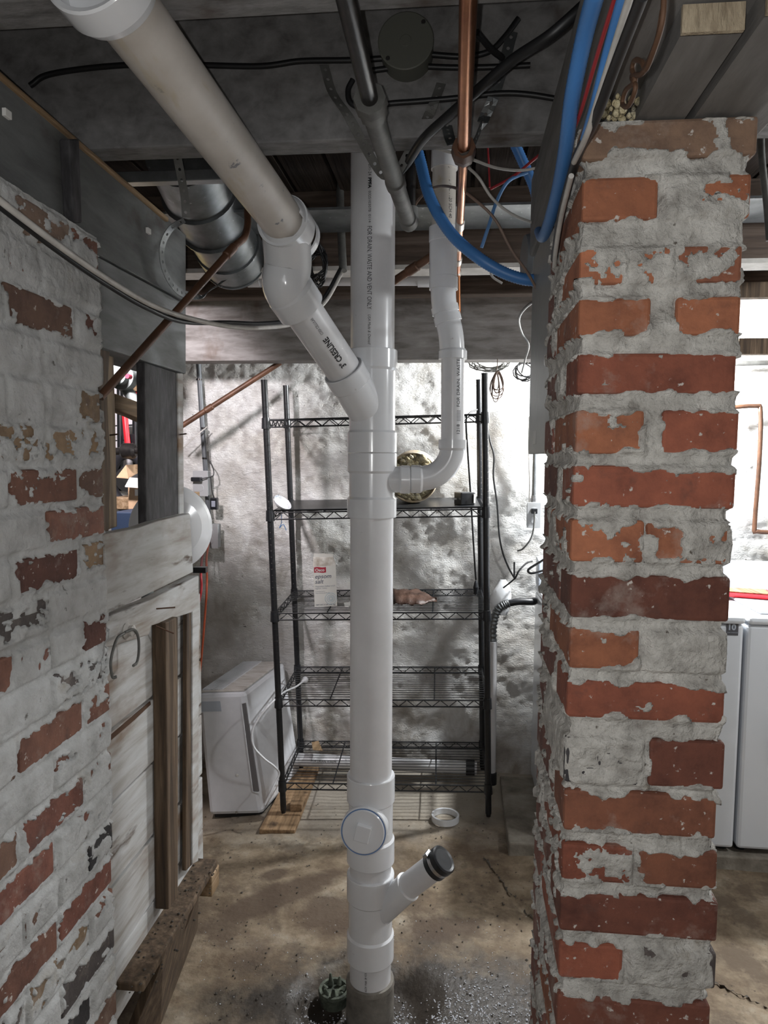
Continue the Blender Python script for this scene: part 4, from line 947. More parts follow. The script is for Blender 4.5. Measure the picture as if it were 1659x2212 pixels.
# thin grey pipe left of stack, white horizontal waste pipe
longpipe('grey_conduit', [px(733, 300, 2.3), px(735, 450, 2.25), px(741, 585, 2.2)], .0125, 'thin grey conduit dropping left of the drain stack', 'galv_old')
a, b = px(470, 604, 2.72), px(944, 603, 2.62)
wpz = longpipe('waste_pipe', [a, b], .0242, 'white plastic waste pipe running above the back beam', 'pvc')
dd = (b-a).normalized(); MB().lathe(b-dd*.07, dd, [(0, .0245), (0, .0295), (.05, .0295), (.05, .0245)], 20, False).build('coupling', 'pvc_fit', wpz)
MB().lathe(a+dd*.12, dd, [(0, .0245), (0, .0295), (.05, .0295), (.05, .0245)], 20, False).build('coupling', 'pvc_fit', wpz)
# round duct
du = thing('round_duct', 'galvanised round sheet metal duct behind the angled white pipe', 'duct', px(450, 450, 2.0))
dp_ = [px(395, 330, 1.82), px(430, 415, 1.98), px(462, 478, 2.08), px(490, 528, 2.22)]
MB().tube(dp_, .098, 32).build('duct_section', 'galv', du)
d_ = (dp_[3]-dp_[2]).normalized()
MB().tube([dp_[3]-d_*.01, dp_[3]+d_*.09], .104, 32).build('duct_section', 'galv', du)
for p, d in ((dp_[1], dp_[2]-dp_[0]), (dp_[2], dp_[3]-dp_[1]), (dp_[3]+d_*.09, d_)):
    d = d.normalized(); MB().lathe(p-d*.004, d, [(0, .098), (.002, .108), (.006, .108), (.010, .098)], 32, False).build('seam', 'galv', du)
mb = MB(); mb.box((-1.3, 1.66, 2.165), (-.45, 1.69, 2.19)); tag(mb.build('duct_rail', 'galv', None, .002), 'galvanised rail above the round duct', 'rail')
a, b = px(1172, 30, 1.40), px(1214, 262, 1.42); tag(MB().obox((a+b)/2, (b-a)/2, RGT*.011+UPV*.004, fw*.0015).build('metal_brace', 'galv_old'), 'flat grey metal brace slanting behind the blue conduit', 'brace')
# ------------------------------------------------------------------ round junction box on the joist
jc = onv(880, 118, 1.398)
jb = thing('junction_box', 'round dark junction box screwed to the grey joist', 'junction box', jc)
MB().lathe(jc+YB*.002, -YB, [(0, .049), (.044, .049)], 36).build('box', 'boxpaint', jb)
MB().lathe(jc-YB*.042, -YB, [(0, .051), (.003, .051), (.0045, .049), (.0045, 0)], 36).build('cover', 'boxpaint', jb)
MB().lathe(jc-YB*.0462, -YB, [(0, .011), (.001, .010), (.001, 0)], 16).build('knockout', 'boxpaint', jb)
for x, y in ((.032, .03), (-.032, -.03)): MB().lathe(jc-YB*.046+XB*x+Z*y, -YB, [(0, .0045), (.002, .004), (.002, 0)], 10).build('screw', 'steel', jb)
# cables on the joist
VJ = 1.385
def cab(name, pts, r, label, m='cable', cat='cable', v=None, n=8):
    P_ = [p if isinstance(p, Vector) else (onv(p[0], p[1], v) if v else px(*p)) for p in pts]; return T(name, m, P_, r, label, cat, None, n)
cab('black_cable', [(65, 185), (110, 160), (250, 142), (400, 140), (560, 143), (650, 132), (760, 130), (836, 126)], .0055, 'black cable stapled along the grey joist left of the junction box', v=VJ)
cab('black_cable', [(930, 118), (1000, 122), (1055, 112), (1090, 80), (1120, 40)], .0055, 'black cable leaving the junction box towards upper right', v=VJ)
cab('black_cable', [(925, 144), (985, 146), (1060, 145), (1145, 141)], .0055, 'short black cable beside the copper pipe right of the junction box', v=VJ)
cab('black_cable', [(800, 153), (838, 148)], .0055, 'stub of black cable entering the junction box from the left', v=VJ)
cab('black_cable', [(762, 172), (752, 195), (758, 222), (790, 234), (840, 224), (905, 219), (985, 212), (1080, 202), (1140, 204), (1205, 214)], .0055, 'black cable looping behind the iron pipe along the joist', v=VJ)
cab('thick_black_cable', [(1268, 6, .98), (1190, 75, 1.0), (1110, 128, 1.05), (1040, 188, 1.1), (975, 245, 1.18), (915, 300, 1.3), (878, 355, 1.45), (850, 385, 1.5)], .0085, 'thick black cable crossing diagonally behind the copper pipe')
cab('black_cable', [(1030, 70, 1.2), (1060, 105, 1.25), (1085, 125, 1.3)], .006, 'short black cable piece behind the copper pipe', n=6)
# cables on the right, along the beam and to the panel
def ribbed(name, pts, r, label, pitch=.006):
    P_ = smooth(pts, 14); L = [0]
    for a, b in zip(P_, P_[1:]): L.append(L[-1]+(b-a).length)
    n = int(L[-1]/(pitch/2)); Q = []; j = 0
    for i in range(n+1):
        t = L[-1]*i/n
        while j < len(L)-2 and L[j+1] < t: j += 1
        Q.append(P_[j].lerp(P_[j+1], (t-L[j])/max(1e-9, L[j+1]-L[j])))
    o = MB().tube(Q, [r if i % 2 else r*.90 for i in range(n+1)], 14).build(name, 'blue'); return tag(o, label, 'conduit')
bs = lambda x, y, u=.118: onu(x, y, u)
ribbed('blue_conduit', [bs(1288, -20), bs(1262, 80), bs(1236, 210), bs(1222, 320, .124), bs(1205, 410, .130), bs(1186, 480, .134), bs(1172, 512, .138), bs(1164, 500, .15)], .0090, 'blue corrugated conduit hanging down beside the grey beam')
ribbed('blue_conduit', [px(893, 290, 1.62), px(908, 350, 1.62), px(930, 430, 1.6), px(975, 505, 1.58), px(1035, 558, 1.56), px(1095, 592, 1.56), px(1150, 605, 1.56), px(1185, 590, 1.56)], .0135, 'blue corrugated conduit sagging from the stack towards the panel')
ribbed('blue_conduit', [px(1100, 285, 1.62), px(1125, 340, 1.64), px(1155, 410, 1.66), px(1172, 495, 1.68)], .0125, 'blue corrugated conduit dropping behind the joist above the panel')
wires = [('red_cable', 'red_cable', [bs(1330, -10, .13), bs(1290, 120, .13), bs(1255, 240, .13), bs(1235, 290, .13)], .0022, 'red wire running down beside the grey beam'),
 ('red_cable', 'red_cable', [(1218, 300, 1.4), (1165, 335, 1.5), (1110, 380, 1.55), (1060, 408, 1.6)], .003, 'red wire crossing in front of the blue conduits'),
 ('red_cable', 'red_cable', [(1052, 297, 1.5), (1055, 340, 1.5), (1058, 405, 1.5)], .002, 'thin red wire hanging straight down near the copper pipe'),
 ('white_cable', 'white_cable', [(818, 312, 1.5), (880, 312, 1.5), (930, 318, 1.48), (978, 330, 1.46)], .0032, 'white cable passing behind the galvanised pipe'),
 ('white_cable', 'white_cable', [(1022, 345, 1.42), (1070, 362, 1.45), (1120, 368, 1.5), (1165, 362, 1.5), (1210, 350, 1.45)], .0030, 'white cable swagged from the copper pipe to the beam'),
 ('white_cable', 'white_cable', [(1012, 362, 1.42), (1035, 385, 1.44), (1065, 430, 1.46), (1110, 465, 1.5), (1168, 487, 1.55)], .0030, 'white cable slanting down to the blue conduits'),
 ('brown_cable', 'bronze', [(885, 462, 1.75), (910, 425, 1.7), (945, 403, 1.66), (990, 408, 1.5), (1030, 435, 1.46), (1070, 475, 1.46), (1105, 540, 1.48), (1140, 590, 1.5), (1165, 635, 1.52)], .0030, 'brown cable arching past the copper pipe to the panel'),
 ('blue_wire', 'blue_wire', [(1140, 372, 1.55), (1100, 390, 1.55), (1075, 430, 1.55), (1055, 490, 1.55), (1040, 535, 1.56)], .0038, 'light blue wire hanging between the conduits'),
 ('white_cable', 'white_cable', [(1058, 580, 1.7), (1064, 598, 1.7), (1085, 612, 1.7)], .003, 'short white wire end above the back beam'),
 ('black_cable', 'cable', [(1168, 642, 1.5), (1135, 665, 1.7), (1121, 690, 1.9), (1128, 720, 2.1), (1142, 745, 2.2), (1135, 775, 2.4), (1127, 805, 2.6)], .0032, 'thin black cable hanging in front of the back beam'),
 ('black_cable', 'cable', [bs(1388, -10, .139), bs(1330, 140, .139), bs(1285, 260, .136), bs(1246, 340, .136), bs(1213, 460, .136), bs(1197, 560, .142)], .0055, 'thick black cable clipped along the beam edge'),
 ('blue_wire', 'blue', [bs(1345, -10, .134), bs(1312, 110, .134), bs(1285, 220, .132), bs(1262, 300, .132)], .0045, 'blue cable beside the black cable along the beam'),
 ('white_cable', 'white_cable', [bs(1362, -10, .136), bs(1326, 105, .136), bs(1298, 195, .134), bs(1268, 290, .132), bs(1240, 350, .132)], .0035, 'pale cable along the beam between black and blue cables'),
 ('white_cable', 'white_cable', [bs(1234, 380, .132), bs(1212, 470, .136), bs(1200, 545, .14), bs(1198, 575, .145)], .0035, 'pale cable running down into the grey panel top')]
for nm, m, pts, r, lb in wires: cab(nm, pts, r, lb, m)
# white and black cable pair sagging on the left
pts = [(-20, 418), (60, 480), (140, 540), (227, 600), (320, 655), (400, 685), (500, 706), (570, 708), (640, 697), (700, 655), (738, 590)]
zz = [.95, 1.0, 1.08, 1.2, 1.35, 1.5, 1.65, 1.75, 1.85, 1.95, 2.05]
cab('white_cable', [(x, y, z) for (x, y), z in zip(pts, zz)], .0052, 'white cable sagging across the left wall and header', 'white_cable')
cab('black_cable', [(x-3, y+10 if i < 6 else y-9, z+.012) for i, ((x, y), z) in enumerate(zip(pts, zz))], .0052, 'black cable sagging alongside the white cable')
# coil of dark wire behind the elbow
mb = MB()
P_ = []
for i in range(150):
    a = i*.42; r = .045+.014*math.sin(i*.9); P_.append(px(685, 572, 2.2)+RGT*math.cos(a)*r*.55+UPV*math.sin(a)*r*1.15+fw*(.02*math.sin(i*.37)))
tag(mb.tube(P_, .003, 5).build('wire_coil', 'cable'), 'coil of dark wire hanging behind the angled pipe elbow', 'wire coil')
# rusty wire hook on the beam
P_ = [onu(x, y, PU0-.008) for x, y in ((1435, -10), (1430, 50), (1412, 110), (1395, 150), (1388, 135), (1372, 130), (1366, 150), (1372, 175), (1352, 195), (1345, 225), (1358, 228), (1373, 190), (1365, 165), (1385, 160), (1398, 140), (1420, 85), (1432, 20))]
tag(MB().tube(smooth(P_, 5), .0022, 6).build('twisted_wire_loop', 'rust'), 'rusty twisted wire loop on the grey beam above the pillar', 'wire')
P_ = [px(1458, 100, .80), px(1462, 180, .84), px(1458, 240, .872), px(1464, 300, .88), px(1470, 360, .888), px(1473, 425, .892)]
tag(MB().tube(smooth(P_, 4), [.0025]*9+[.0042]*12, 7).build('dusty_cord_end', 'bronze'), 'dusty frayed cord hanging over the pillar top', 'cord')
# ------------------------------------------------------------------ perforated straps
def strap(name, pts, side, label, w_=.019, m='galv', parent=None):
    P_ = smooth(pts, 10); L = [0]
    for a, b in zip(P_, P_[1:]): L.append(L[-1]+(b-a).length)
    n = max(2, int(L[-1]/.02)); Q = []; j = 0
    for i in range(2*n+1):
        t = L[-1]*i/(2*n)
        while j < len(L)-2 and L[j+1] < t: j += 1
        Q.append(P_[j].lerp(P_[j+1], (t-L[j])/max(1e-9, L[j+1]-L[j])))
    mb = MB()
    def fra(i):
        t = (Q[min(i+1, 2*n)]-Q[max(i-1, 0)]).normalized(); s = side(i/(2*n)) if callable(side) else Vector(side); s = (s-t*s.dot(t)).normalized(); return t, s
    for i in range(n):
        a, c, b = Q[2*i], Q[2*i+1], Q[2*i+2]; (ta, sa), (tc, s_c), (tb_, sb) = fra(2*i), fra(2*i+1), fra(2*i+2)
        o = [a-sa*w_/2, c-s_c*w_/2, b-sb*w_/2, b, b+sb*w_/2, c+s_c*w_/2, a+sa*w_/2, a]
        r = .0035; h_ = [c+tc*math.cos(k)*r+s_c*math.sin(k)*r for k in [math.radians(x) for x in (225, 270, 315, 0, 45, 90, 135, 180)]]
        mb.add(o+h_, [(k, (k+1) % 8, 8+(k+1) % 8, 8+k) for k in range(8)])
    o = mb.build(name, m, parent, 0, .0012)
    return tag(o, label, 'strap') if label else o
strap('perforated_strap', [onv(700, 140, 1.392), onv(718, 200, 1.385), px(752, 250, 1.34), px(790, 320, 1.37), px(822, 372, 1.40), px(846, 388, 1.42)], RGT*.9+fw*.3, 'perforated metal strap slanting down left of the galvanised pipe', .018, 'galv_old')
strap('perforated_strap', [onv(953, 180, 1.392), onv(930, 240, 1.385), px(900, 295, 1.40), px(872, 350, 1.43), px(850, 388, 1.44)], RGT*.9-fw*.2, 'perforated metal strap slanting down right of the galvanised pipe', .018, 'galv_old')
strap('perforated_strap', [onv(962, 222, 1.392), px(964, 262, 1.35), px(972, 300, 1.30), px(990, 332, 1.28), px(1008, 336, 1.27), px(1026, 305, 1.29), px(1046, 255, 1.33), onv(1064, 215, 1.385), onv(1085, 150, 1.385), onv(1107, 68, 1.385)], lambda t: (RGT if t < .3 or t > .62 else Vector((.2, .98, 0))), 'bright perforated strap cradling the copper pipe', .020)
strap('perforated_strap', [px(375, 305, 1.50), px(385, 350, 1.52), px(398, 420, 1.56), px(402, 470, 1.58)], RGT, 'perforated strap hanging in front of the round duct', .018, 'galv_old')
strap('perforated_strap', [px(398, 475, 1.60), px(368, 495, 1.6), px(350, 535, 1.6), px(356, 585, 1.62), px(385, 628, 1.68), px(430, 640, 1.78), px(462, 622, 1.86), px(484, 606, 1.9)], lambda t: RGT*(1-t)*.4+UPV*.6*t+fw*.9, 'curled loose perforated strap under the round duct', .018)
# ================================================================== ELECTRICAL PANEL AND OUTLETS
pa = thing('electrical_panel', 'grey electrical panel with latch hanging behind the brick pillar', 'electrical panel', B(.21, 1.45, 1.52))
b0 = toB(onu(1187, 976, .165)); b1_ = toB(onu(1190, 572, .165))
v0p = 1.265; hp0 = toB(onu(1186, 975, .165))[2]; hp1 = PTOP+.022
v1p = toB(onu(1147, 950, .165))[1]
MB().box((.170, v0p, hp0), (.27, v1p, hp1)).build('box', 'panel', pa, .002)
MB().box((.160, v0p-.008, hp0-.004), (.171, v1p+.004, hp1+.004)).build('door', 'panel', pa, .002)
lp_ = onu(1181, 779, .1595); MB().lathe(lp_, -XB, [(0, .011), (.002, .011), (.004, .008), (.004, 0)], 16).build('latch', 'steel', pa)
c = onu(1154, 945, .1593); MB().obox(c, XB*.0004, YB*.022, Z*.014).build('paper_label', 'paper', pa)
hbk = px(1158, 556, 1.75); hbx = thing('conduit_hub', 'dark grey conduit hub above the grey panel', 'conduit fitting', hbk)
MB().lathe(hbk-RGT*.03, RGT, [(0, .052), (.012, .056), (.014, .048), (.07, .048)], 28).build('hub', 'pvc_grey', hbx)
# wall outlet, right
oc = onv(1152, 1112, VBACK-.06)
oo = thing('wall_outlet', 'metal outlet box with plugged grey cord on the bright wall', 'outlet', oc)
MB().obox(oc, XB*.029, YB*.022, Z*.056).build('box', 'grey_box', oo, .008)
MB().obox(oc-YB*.0235, XB*.031, YB*.0016, Z*.058).build('cover', 'outlet', oo, .002)
for dz in (.02, -.02): MB().lathe(oc-YB*.025+Z*dz, -YB, [(0, .016), (.002, .0155), (.002, 0)], 20).build('receptacle', 'outlet', oo)
MB().obox(oc-YB*.04+Z*.02, XB*.013, YB*.014, Z*.012).build('plug', 'rubber', oo, .003)
cdt = onv(1154, 1080, VBACK-.055)
cn_ = thing('steel_conduit', 'thin steel conduit above the outlet on the bright wall', 'conduit', oc+Z*.06)
MB().tube([oc+Z*.057, oc+Z*.075, oc+Z*.55], .0095, 14).build('tube', 'galv', cn_)
MB().lathe(oc+Z*.0575, Z, [(0, .015), (.018, .015), (.018, .0125), (.03, .0125), (.03, .0096)], 14, False).build('connector', 'steel', cn_)
T('white_cable', 'white_cable', [onv(1143, 1085, VBACK-.06), onv(1144, 1040, VBACK-.06), onv(1142, 960, VBACK-.06), onv(1143, 900, VBACK-.06)], .003, 'thin white cable beside the steel conduit on the wall', 'cable')
T('outlet_cable', 'galv_old', [oc-YB*.052+Z*.018, onv(1153, 1140, VBACK-.11), onv(1146, 1165, VBACK-.11), onv(1130, 1185, VBACK-.10), onv(1118, 1190, VBACK-.09)], .004, 'grey cord drooping from the wall outlet', 'cord')
# wall boxes on the left conduit
VQ = VBACK-.055
lc = thing('wall_conduit', 'dark grey conduit strapped down the left end of the back wall', 'conduit', onv(452, 1140, VQ))
MB().tube([onv(428, 775, VQ), onv(434, 870, VQ), onv(440, 960, VQ), onv(446, 1040, VQ), onv(452, 1140, VQ)], .0115, 14).build('tube', 'pvc_grey', lc)
for x, y in ((430, 820), (440, 925), (443, 990)): p = onv(x, y, VQ); MB().lathe(p-Z*.004, Z, [(0, .0125), (.0, .014), (.008, .014), (.008, .0125)], 14, False).build('strap', 'iron', lc)
def wallbox(c, w2, h2, label, m='grey_box'):
    t = thing('outlet_box', label, 'outlet', c); MB().obox(c, XB*w2, YB*.024, Z*h2).build('box', m, t, .004)
    MB().obox(c-YB*.0252, XB*(w2+.002), YB*.0014, Z*(h2+.002)).build('cover', 'outlet', t, .001)
    for dz in (.021, -.021):
        MB().lathe(c-YB*.0265+Z*dz, -YB, [(0, .0165), (.0015, .016), (.0015, 0)], 20).build('receptacle', 'outlet', t)
    return t
o1 = onv(437, 1044, VQ-.02); wb1 = wallbox(o1, .034, .058, 'upper grey outlet box with black plug on the left conduit')
MB().obox(o1-YB*.042+Z*.02-XB*.012, XB*.024, YB*.014, Z*.010).build('plug', 'rubber', wb1, .004)
o2 = onv(458, 1157, VQ-.02); wb2 = wallbox(o2, .036, .056, 'lower grey outlet box behind the white dish')
T('adapter_cord', 'cable', [o1-YB*.05+Z*.022, onv(456, 1030, VQ-.05), onv(462, 1022, VQ-.04), onv(458, 1005, VQ-.03), onv(447, 990, VQ-.03), onv(444, 960, VQ-.03), onv(441, 930, VQ-.03)], .0025, 'thin black cord looping up the left conduit', 'cord')
c = onv(463, 1088, VQ-.03); pk = thing('power_brick', 'small black power brick hanging below the upper outlet box', 'adapter', c)
MB().obox(c, XB*.017, YB*.014, Z*.028).build('body', 'rubber', pk, .004); MB().obox(c-YB*.0145, XB*.009, YB*.0006, Z*.014).build('sticker', 'grey_print', pk)
MB().tube(smooth([c+Z*.026, onv(458, 1060, VQ-.04), onv(455, 1030, VQ-.05)]), .0025, 6).build('cord', 'cable', pk)
T('white_tie', 'white_cable', [onv(396, 968, VQ-.05), onv(425, 940, VQ-.05), onv(448, 922, VQ-.03)], .003, 'white cable tie end crossing the left conduit', 'tie')
# orange extension cord and dark cord beside the partition
T('extension_cord', 'orange', [onv(452, 1165, VBACK-.105), onv(449, 1185, VBACK-.2), onv(446, 1210, 2.9), onv(447, 1260, 2.75), onv(442, 1340, 2.75), onv(436, 1410, 2.75), onv(430, 1470, 2.75)], .0045, 'orange extension cord hanging behind the partition end', 'cord')
T('extension_cord', 'red_cable', [onv(450, 1170, VBACK-.105), onv(440, 1190, VBACK-.2), onv(434, 1230, 2.75), onv(435, 1270, 2.7), onv(430, 1300, 2.7), onv(424, 1330, 2.7)], .005, 'dark red cord hanging just behind the partition edge', 'cord')
# white dish lamp behind the post
dc = px(372, 1140, 2.05); dn = Vector((.62, -.78, .08)).normalized()
ds = thing('white_dish', 'big round white plastic dish behind the dark window post', 'dish', dc)
MB().lathe(dc, dn, [(.034, 0), (.032, .04), (.024, .08), (.008, .112), (0, .124), (-.004, .124), (0, .108), (.016, .078), (.022, 0)], 48, False).build('dish', 'pvc_fit', ds)
MB().tube([dc+dn*.02, onu(356, 1060, UL-.045), onu(356, 1060, UL-.03)], .006, 8).build('arm', 'rubber', ds)
MB().obox(dc+Vector((.085, -.02, -.118)), Vector((.018, 0, 0)), Vector((0, .012, 0)), Z*.008).build('bracket', 'rubber', ds)
# ================================================================== STUFF ON THE RIGHT WALL, HOSES
hz = VBACK-.20
sp = thing('standpipe', 'white plastic standpipe behind the right rack post', 'pipe', onv(1062, 1615, hz))
spb = onv(1062, 1612, hz); MB().tube([Vector((spb.x, spb.y, .07)), onv(1064, 1385, hz)], .021, 20).build('pipe', 'pvc', sp)
MB().lathe(Vector((spb.x, spb.y, .062)), Z, [(0, .026), (.05, .026), (.055, .021)], 20).build('base_coupling', 'rubber', sp)
P_ = [onv(1064, 1388, hz), onv(1064, 1360, hz), onv(1068, 1335, hz), onv(1078, 1315, hz), onv(1092, 1306, hz), onv(1100, 1303, hz)]
Q = smooth(P_, 12); hz_t = thing('washer_drain_hose', 'black washer drain hose with ribbed grey end in the standpipe', 'hose', P_[0])
MB().tube(Q, [.020 if (i//2) % 2 else .0165 for i in range(len(Q))], 16).build('ribbed_end', 'galv', hz_t)
MB().tube(smooth([P_[-1], onv(1120, 1300, hz), onv(1150, 1300, hz+.01), B(uR-.70, VBACK-.15, onv(1170, 1303, hz).z)], 8), .0155, 16).build('hose', 'rubber', hz_t)
bgp = onv(1082, 1285, hz+.03)
mb = MB()
for i in range(9):
    a = i/8*6.28; 
vs_ = []; fs_ = []
for i in range(9):
    for k in range(12):
        a = k/12*6.283; t = i/8; r = .012+.035*math.sin(t*2.6)*(1+.3*math.sin(3*a+i)); vs_.append(bgp+Z*(.07-.16*t)+XB*(math.cos(a)*r+.015*(t-.5)*-1)+YB*math.sin(a)*r*.5)
for i in range(8):
    for k in range(12): fs_.append((i*12+k, i*12+(k+1) % 12, i*12+12+(k+1) % 12, i*12+12+k))
mb.add(vs_, fs_, True); tag(mb.build('plastic_bag', 'bag'), 'white plastic bag tied beside the washer hose', 'bag')
# rack cords
def rkp(x, y, dy=.0): return onplane(x, y, RK(0, RD+.02-dy, 0), RM @ Vector((0, 1, 0)))
T('power_cable', 'cable', [rkp(1030, 885, .1), rkp(1015, 892, .3), rkp(1007, 910, .35), rkp(1010, 970, .32), rkp(1014, 1030, .3), rkp(1018, 1090, .26), rkp(1022, 1160, .2), rkp(1026, 1225, .15), rkp(1028, 1252, .12)], .0042, 'black cord hanging inside the right side of the rack', 'cord')
p = rkp(1028, 1268, .12); tag(MB().lathe(p-Z*.03, Z, [(0, .009), (.03, .013), (.05, .008), (.06, .004)], 12).build('cord_socket', 'rubber'), 'black socket end hanging above the middle shelf', 'plug')
T('power_cable', 'cable', [rkp(1050, 900), rkp(1058, 950), rkp(1067, 985), rkp(1066, 1030), rkp(1074, 1090), rkp(1078, 1150), rkp(1085, 1190), rkp(1098, 1225), rkp(1112, 1250)], .0042, 'black cord snaking down the bright wall beside the rack', 'cord')
T('power_cable', 'cable', [onv(1111, 1214, hz), onv(1111, 1235, hz), onv(1112, 1250, hz), onv(1122, 1232, hz), onv(1138, 1216, hz+.02), onv(1150, 1212, hz+.03)], .004, 'short black cord forking beside the plastic bag', 'cord')
T('power_cable', 'cable', [onv(1087, 1270, hz), onv(1100, 1260, hz), onv(1112, 1250, hz)], .0035, 'short black cord end above the plastic bag', 'cord')
T('power_cable', 'cable', [onv(1195, 1195, 2.9), onv(1165, 1215, 2.9), onv(1142, 1230, 2.9), onv(1146, 1238, 2.9), onv(1165, 1235, 2.9), onv(1195, 1225, 2.9)], .005, 'black cord loop resting by the washing machine', 'cord')
# coils of wire under the back beam
def coil(c, rx_, rz_, n, r, label, m='bronze', nm='wire_coil'):
    P_ = []
    for i in range(n*14):
        a = i/14*6.283; k = 1+.22*math.sin(i*.71)+.12*math.sin(i*.23); P_.append(c+XB*math.cos(a)*rx_*k+Z*math.sin(a)*rz_*k+YB*(.02*math.sin(i*.11)))
    tag(MB().tube(P_, r, 5).build(nm, m), label, 'wire coil')
tp = onv(1074, 802, 2.94); P_ = [tp+Z*.05, tp+Z*.02]
for i in range(8):
    wd_ = .014+.004*((i*5) % 7); ln_ = .075+.012*((i*3) % 5)
    for k in range(12): a = k/12*6.283; P_.append(tp+XB*(math.sin(a)*wd_*(.35+.65*(1-math.cos(a))/2)+.004*((i % 3)-1))-Z*ln_*(1-math.cos(a))/2+YB*.008*math.sin(i*2.1))
tag(MB().tube(smooth(P_, 3), .0020, 5).build('wire_bundle', 'bronze'), 'small tied bundle of wire hanging below the back beam', 'wire coil')
coil(onv(1058, 783, 3.12), .07, .03, 7, .0028, 'coil of grey cable tucked under the back beam', 'galv_old')
coil(onv(1135, 800, 3.10), .04, .035, 5, .003, 'black cable coil tucked between beam and panel', 'cable')
# insulation roll lying on the second shelf
qx = (RM.transposed() @ (onplane(892, 1045, RK(0, .17, 0), RM @ Vector((0, 1, 0)))-RO_)).x
ra_ = RM @ Vector((0, 1, 0)); rX = RM @ Vector((1, 0, 0)); rZ = RM @ Z
ic = RK(qx, .15, LV[1]+.025+.108)
it = thing('insulation_roll', 'roll of yellowish insulation in a tan wrapper lying on the second shelf', 'insulation roll', RK(qx, .2, LV[1]+.024))
MB().lathe(ic, ra_, [(.012, .098), (0, .104), (.006, .108), (.235, .108), (.235, 0)], 40, False).build('wrapper', 'glass_y', it)
mb = MB()
for i in range(190):
    a = random.uniform(0, 6.28); r = .094*math.sqrt(random.random()); c = ic+ra_*random.uniform(-.008, .014)+rX*math.cos(a)*r+rZ*math.sin(a)*r; s_ = random.uniform(.006, .016)
    mb.tube([c-rX*s_, c-rX*s_*.3+rZ*s_*.5, c+rX*s_*.5, c+rX*s_-rZ*s_*.4], [s_*.3, s_*.8, s_*.7, s_*.2], 6)
mb.lathe(ic+ra_*.03, ra_, [(0, 0), (0, .098), (.02, .1)], 24, False)
mb.build('stuffing', 'insul', it)['kind'] = 'stuff'
# copper pipe loop on the far right wall and things above it
a = onv(1560, 882, VBACK-.05); longpipe('copper_line', [a, onv(1630, 877, VBACK-.05), onv(1643, 890, VBACK-.05), onv(1640, 1000, VBACK-.05), onv(1630, 1135, VBACK-.05), onv(1636, 1148, VBACK-.05), onv(1680, 1150, VBACK-.05)], .0095, 'old copper pipe looping on the bright wall above the laundry machines', k=4)
timber('shelf_plank', (1.1, 2.98, toB(onv(1640, 765, 2.98))[2]), (2.4, 3.02, toB(onv(1640, 730, 2.98))[2]), 'brown_stud', 'dark wooden ledger on the wall above the laundry machines', 'board')
timber('shelf_plank', (.7, 2.6, toB(onv(1640, 642, 2.6))[2]), (2.3, 2.64, toB(onv(1640, 608, 2.6))[2]), 'brown_stud', 'dark plank between joists right of the pillar', 'board')
timber('cardboard_box', (1.18, 2.45, toB(onv(1640, 600, 2.45))[2]), (1.6, 2.6, toB(onv(1640, 508, 2.45))[2]), 'cardboard', 'cardboard box stored overhead right of the pillar', 'box')
timber('overhead_plank', (1.05, 2.3, toB(onv(1640, 500, 2.3))[2]), (2.3, 2.33, toB(onv(1640, 455, 2.3))[2]), 'tan_wood', 'tan plank stored overhead right of the pillar top', 'board')
T('grey_cable', 'galv_old', [px(1646, 230, 1.7), px(1645, 330, 1.7), px(1656, 440, 1.7), px(1662, 520, 1.7)], .008, 'grey cable hanging behind the pillar top right corner', 'cable')
longpipe('steel_pipe', [onv(1560, 786, VBACK-.06), onv(1680, 783, VBACK-.06)], .011, 'thin pipe along the wall under the dark ledger', 'galv_old')
# ================================================================== WORKSHOP THROUGH THE WINDOW HOLE
VW = 3.2
def vq(x, y, v=VW): return onv(x, y, v)
def vbox(name, x0, y0, x1, y1, v, th, m, label=None, cat=None, parent=None, bev=.003):
    a, b = vq(x0, y1, v), vq(x1, y0, v); o = MB().box((toB(a)[0], v, toB(a)[2]), (toB(b)[0], v+th, toB(b)[2])).build(name, m, parent, bev)
    return tag(o, label, cat) if label else o
vbox('white_board', 236, 800, 326, 1030, 3.15, .02, 'white_wall2', 'bright white board behind the workshop rack', 'board')
rk2 = thing('storage_rack', 'black pole storage rack seen through the window hole', 'rack', vq(262, 1020, 3.0))
for x in (259, 292): MB().tube([vq(x, 840, 3.0), vq(x+2, 1060, 3.0)], .0135, 12).build('post', 'black', rk2)
for y in (920, 952, 975): MB().tube([vq(245, y, 3.02), vq(312, y-3, 3.02)], .003, 6).build('rail', 'black', rk2)
MB().obox(vq(287, 952, 2.97), XB*.022, YB*.02, Z*.028).build('bracket', 'rubber', rk2, .003)
T('red_strap', 'red_strap', [vq(268, 880, 2.93), vq(272, 925, 2.92), vq(276, 965, 2.92)], .013, 'red plastic strap hanging in the workshop rack', 'strap')
T('red_strap', 'red_strap', [vq(296, 842, 2.93), vq(298, 856, 2.93)], .010, 'short red strap end beside the machine arm', 'strap')
wc = vq(277, 1035, 2.9); ty = thing('tyre', 'dark rubber tyre behind the cardboard box in the workshop', 'tyre', wc)
ring = [wc+XB*math.cos(a*.262)*.085+Z*math.sin(a*.262)*.115 for a in range(24)]; MB().tube(ring, .03, 12, closed=True).build('tread', 'tyre', ty)
MB().lathe(wc+YB*.012, -YB, [(0, .06), (.02, .055), (.024, .02), (.03, .018), (.03, 0)], 24).build('wheel_disc', 'steel', ty)
ax_ = thing('black_axle', 'black axle with round hub across the window hole', 'axle', vq(272, 972, 2.6))
MB().tube([vq(250, 975, 2.6), vq(320, 971, 2.6)], .014, 12).build('shaft', 'iron', ax_); MB().lathe(vq(262, 974, 2.6), XB, [(0, .02), (.01, .03), (.05, .03), (.06, .02)], 16).build('hub', 'iron', ax_)
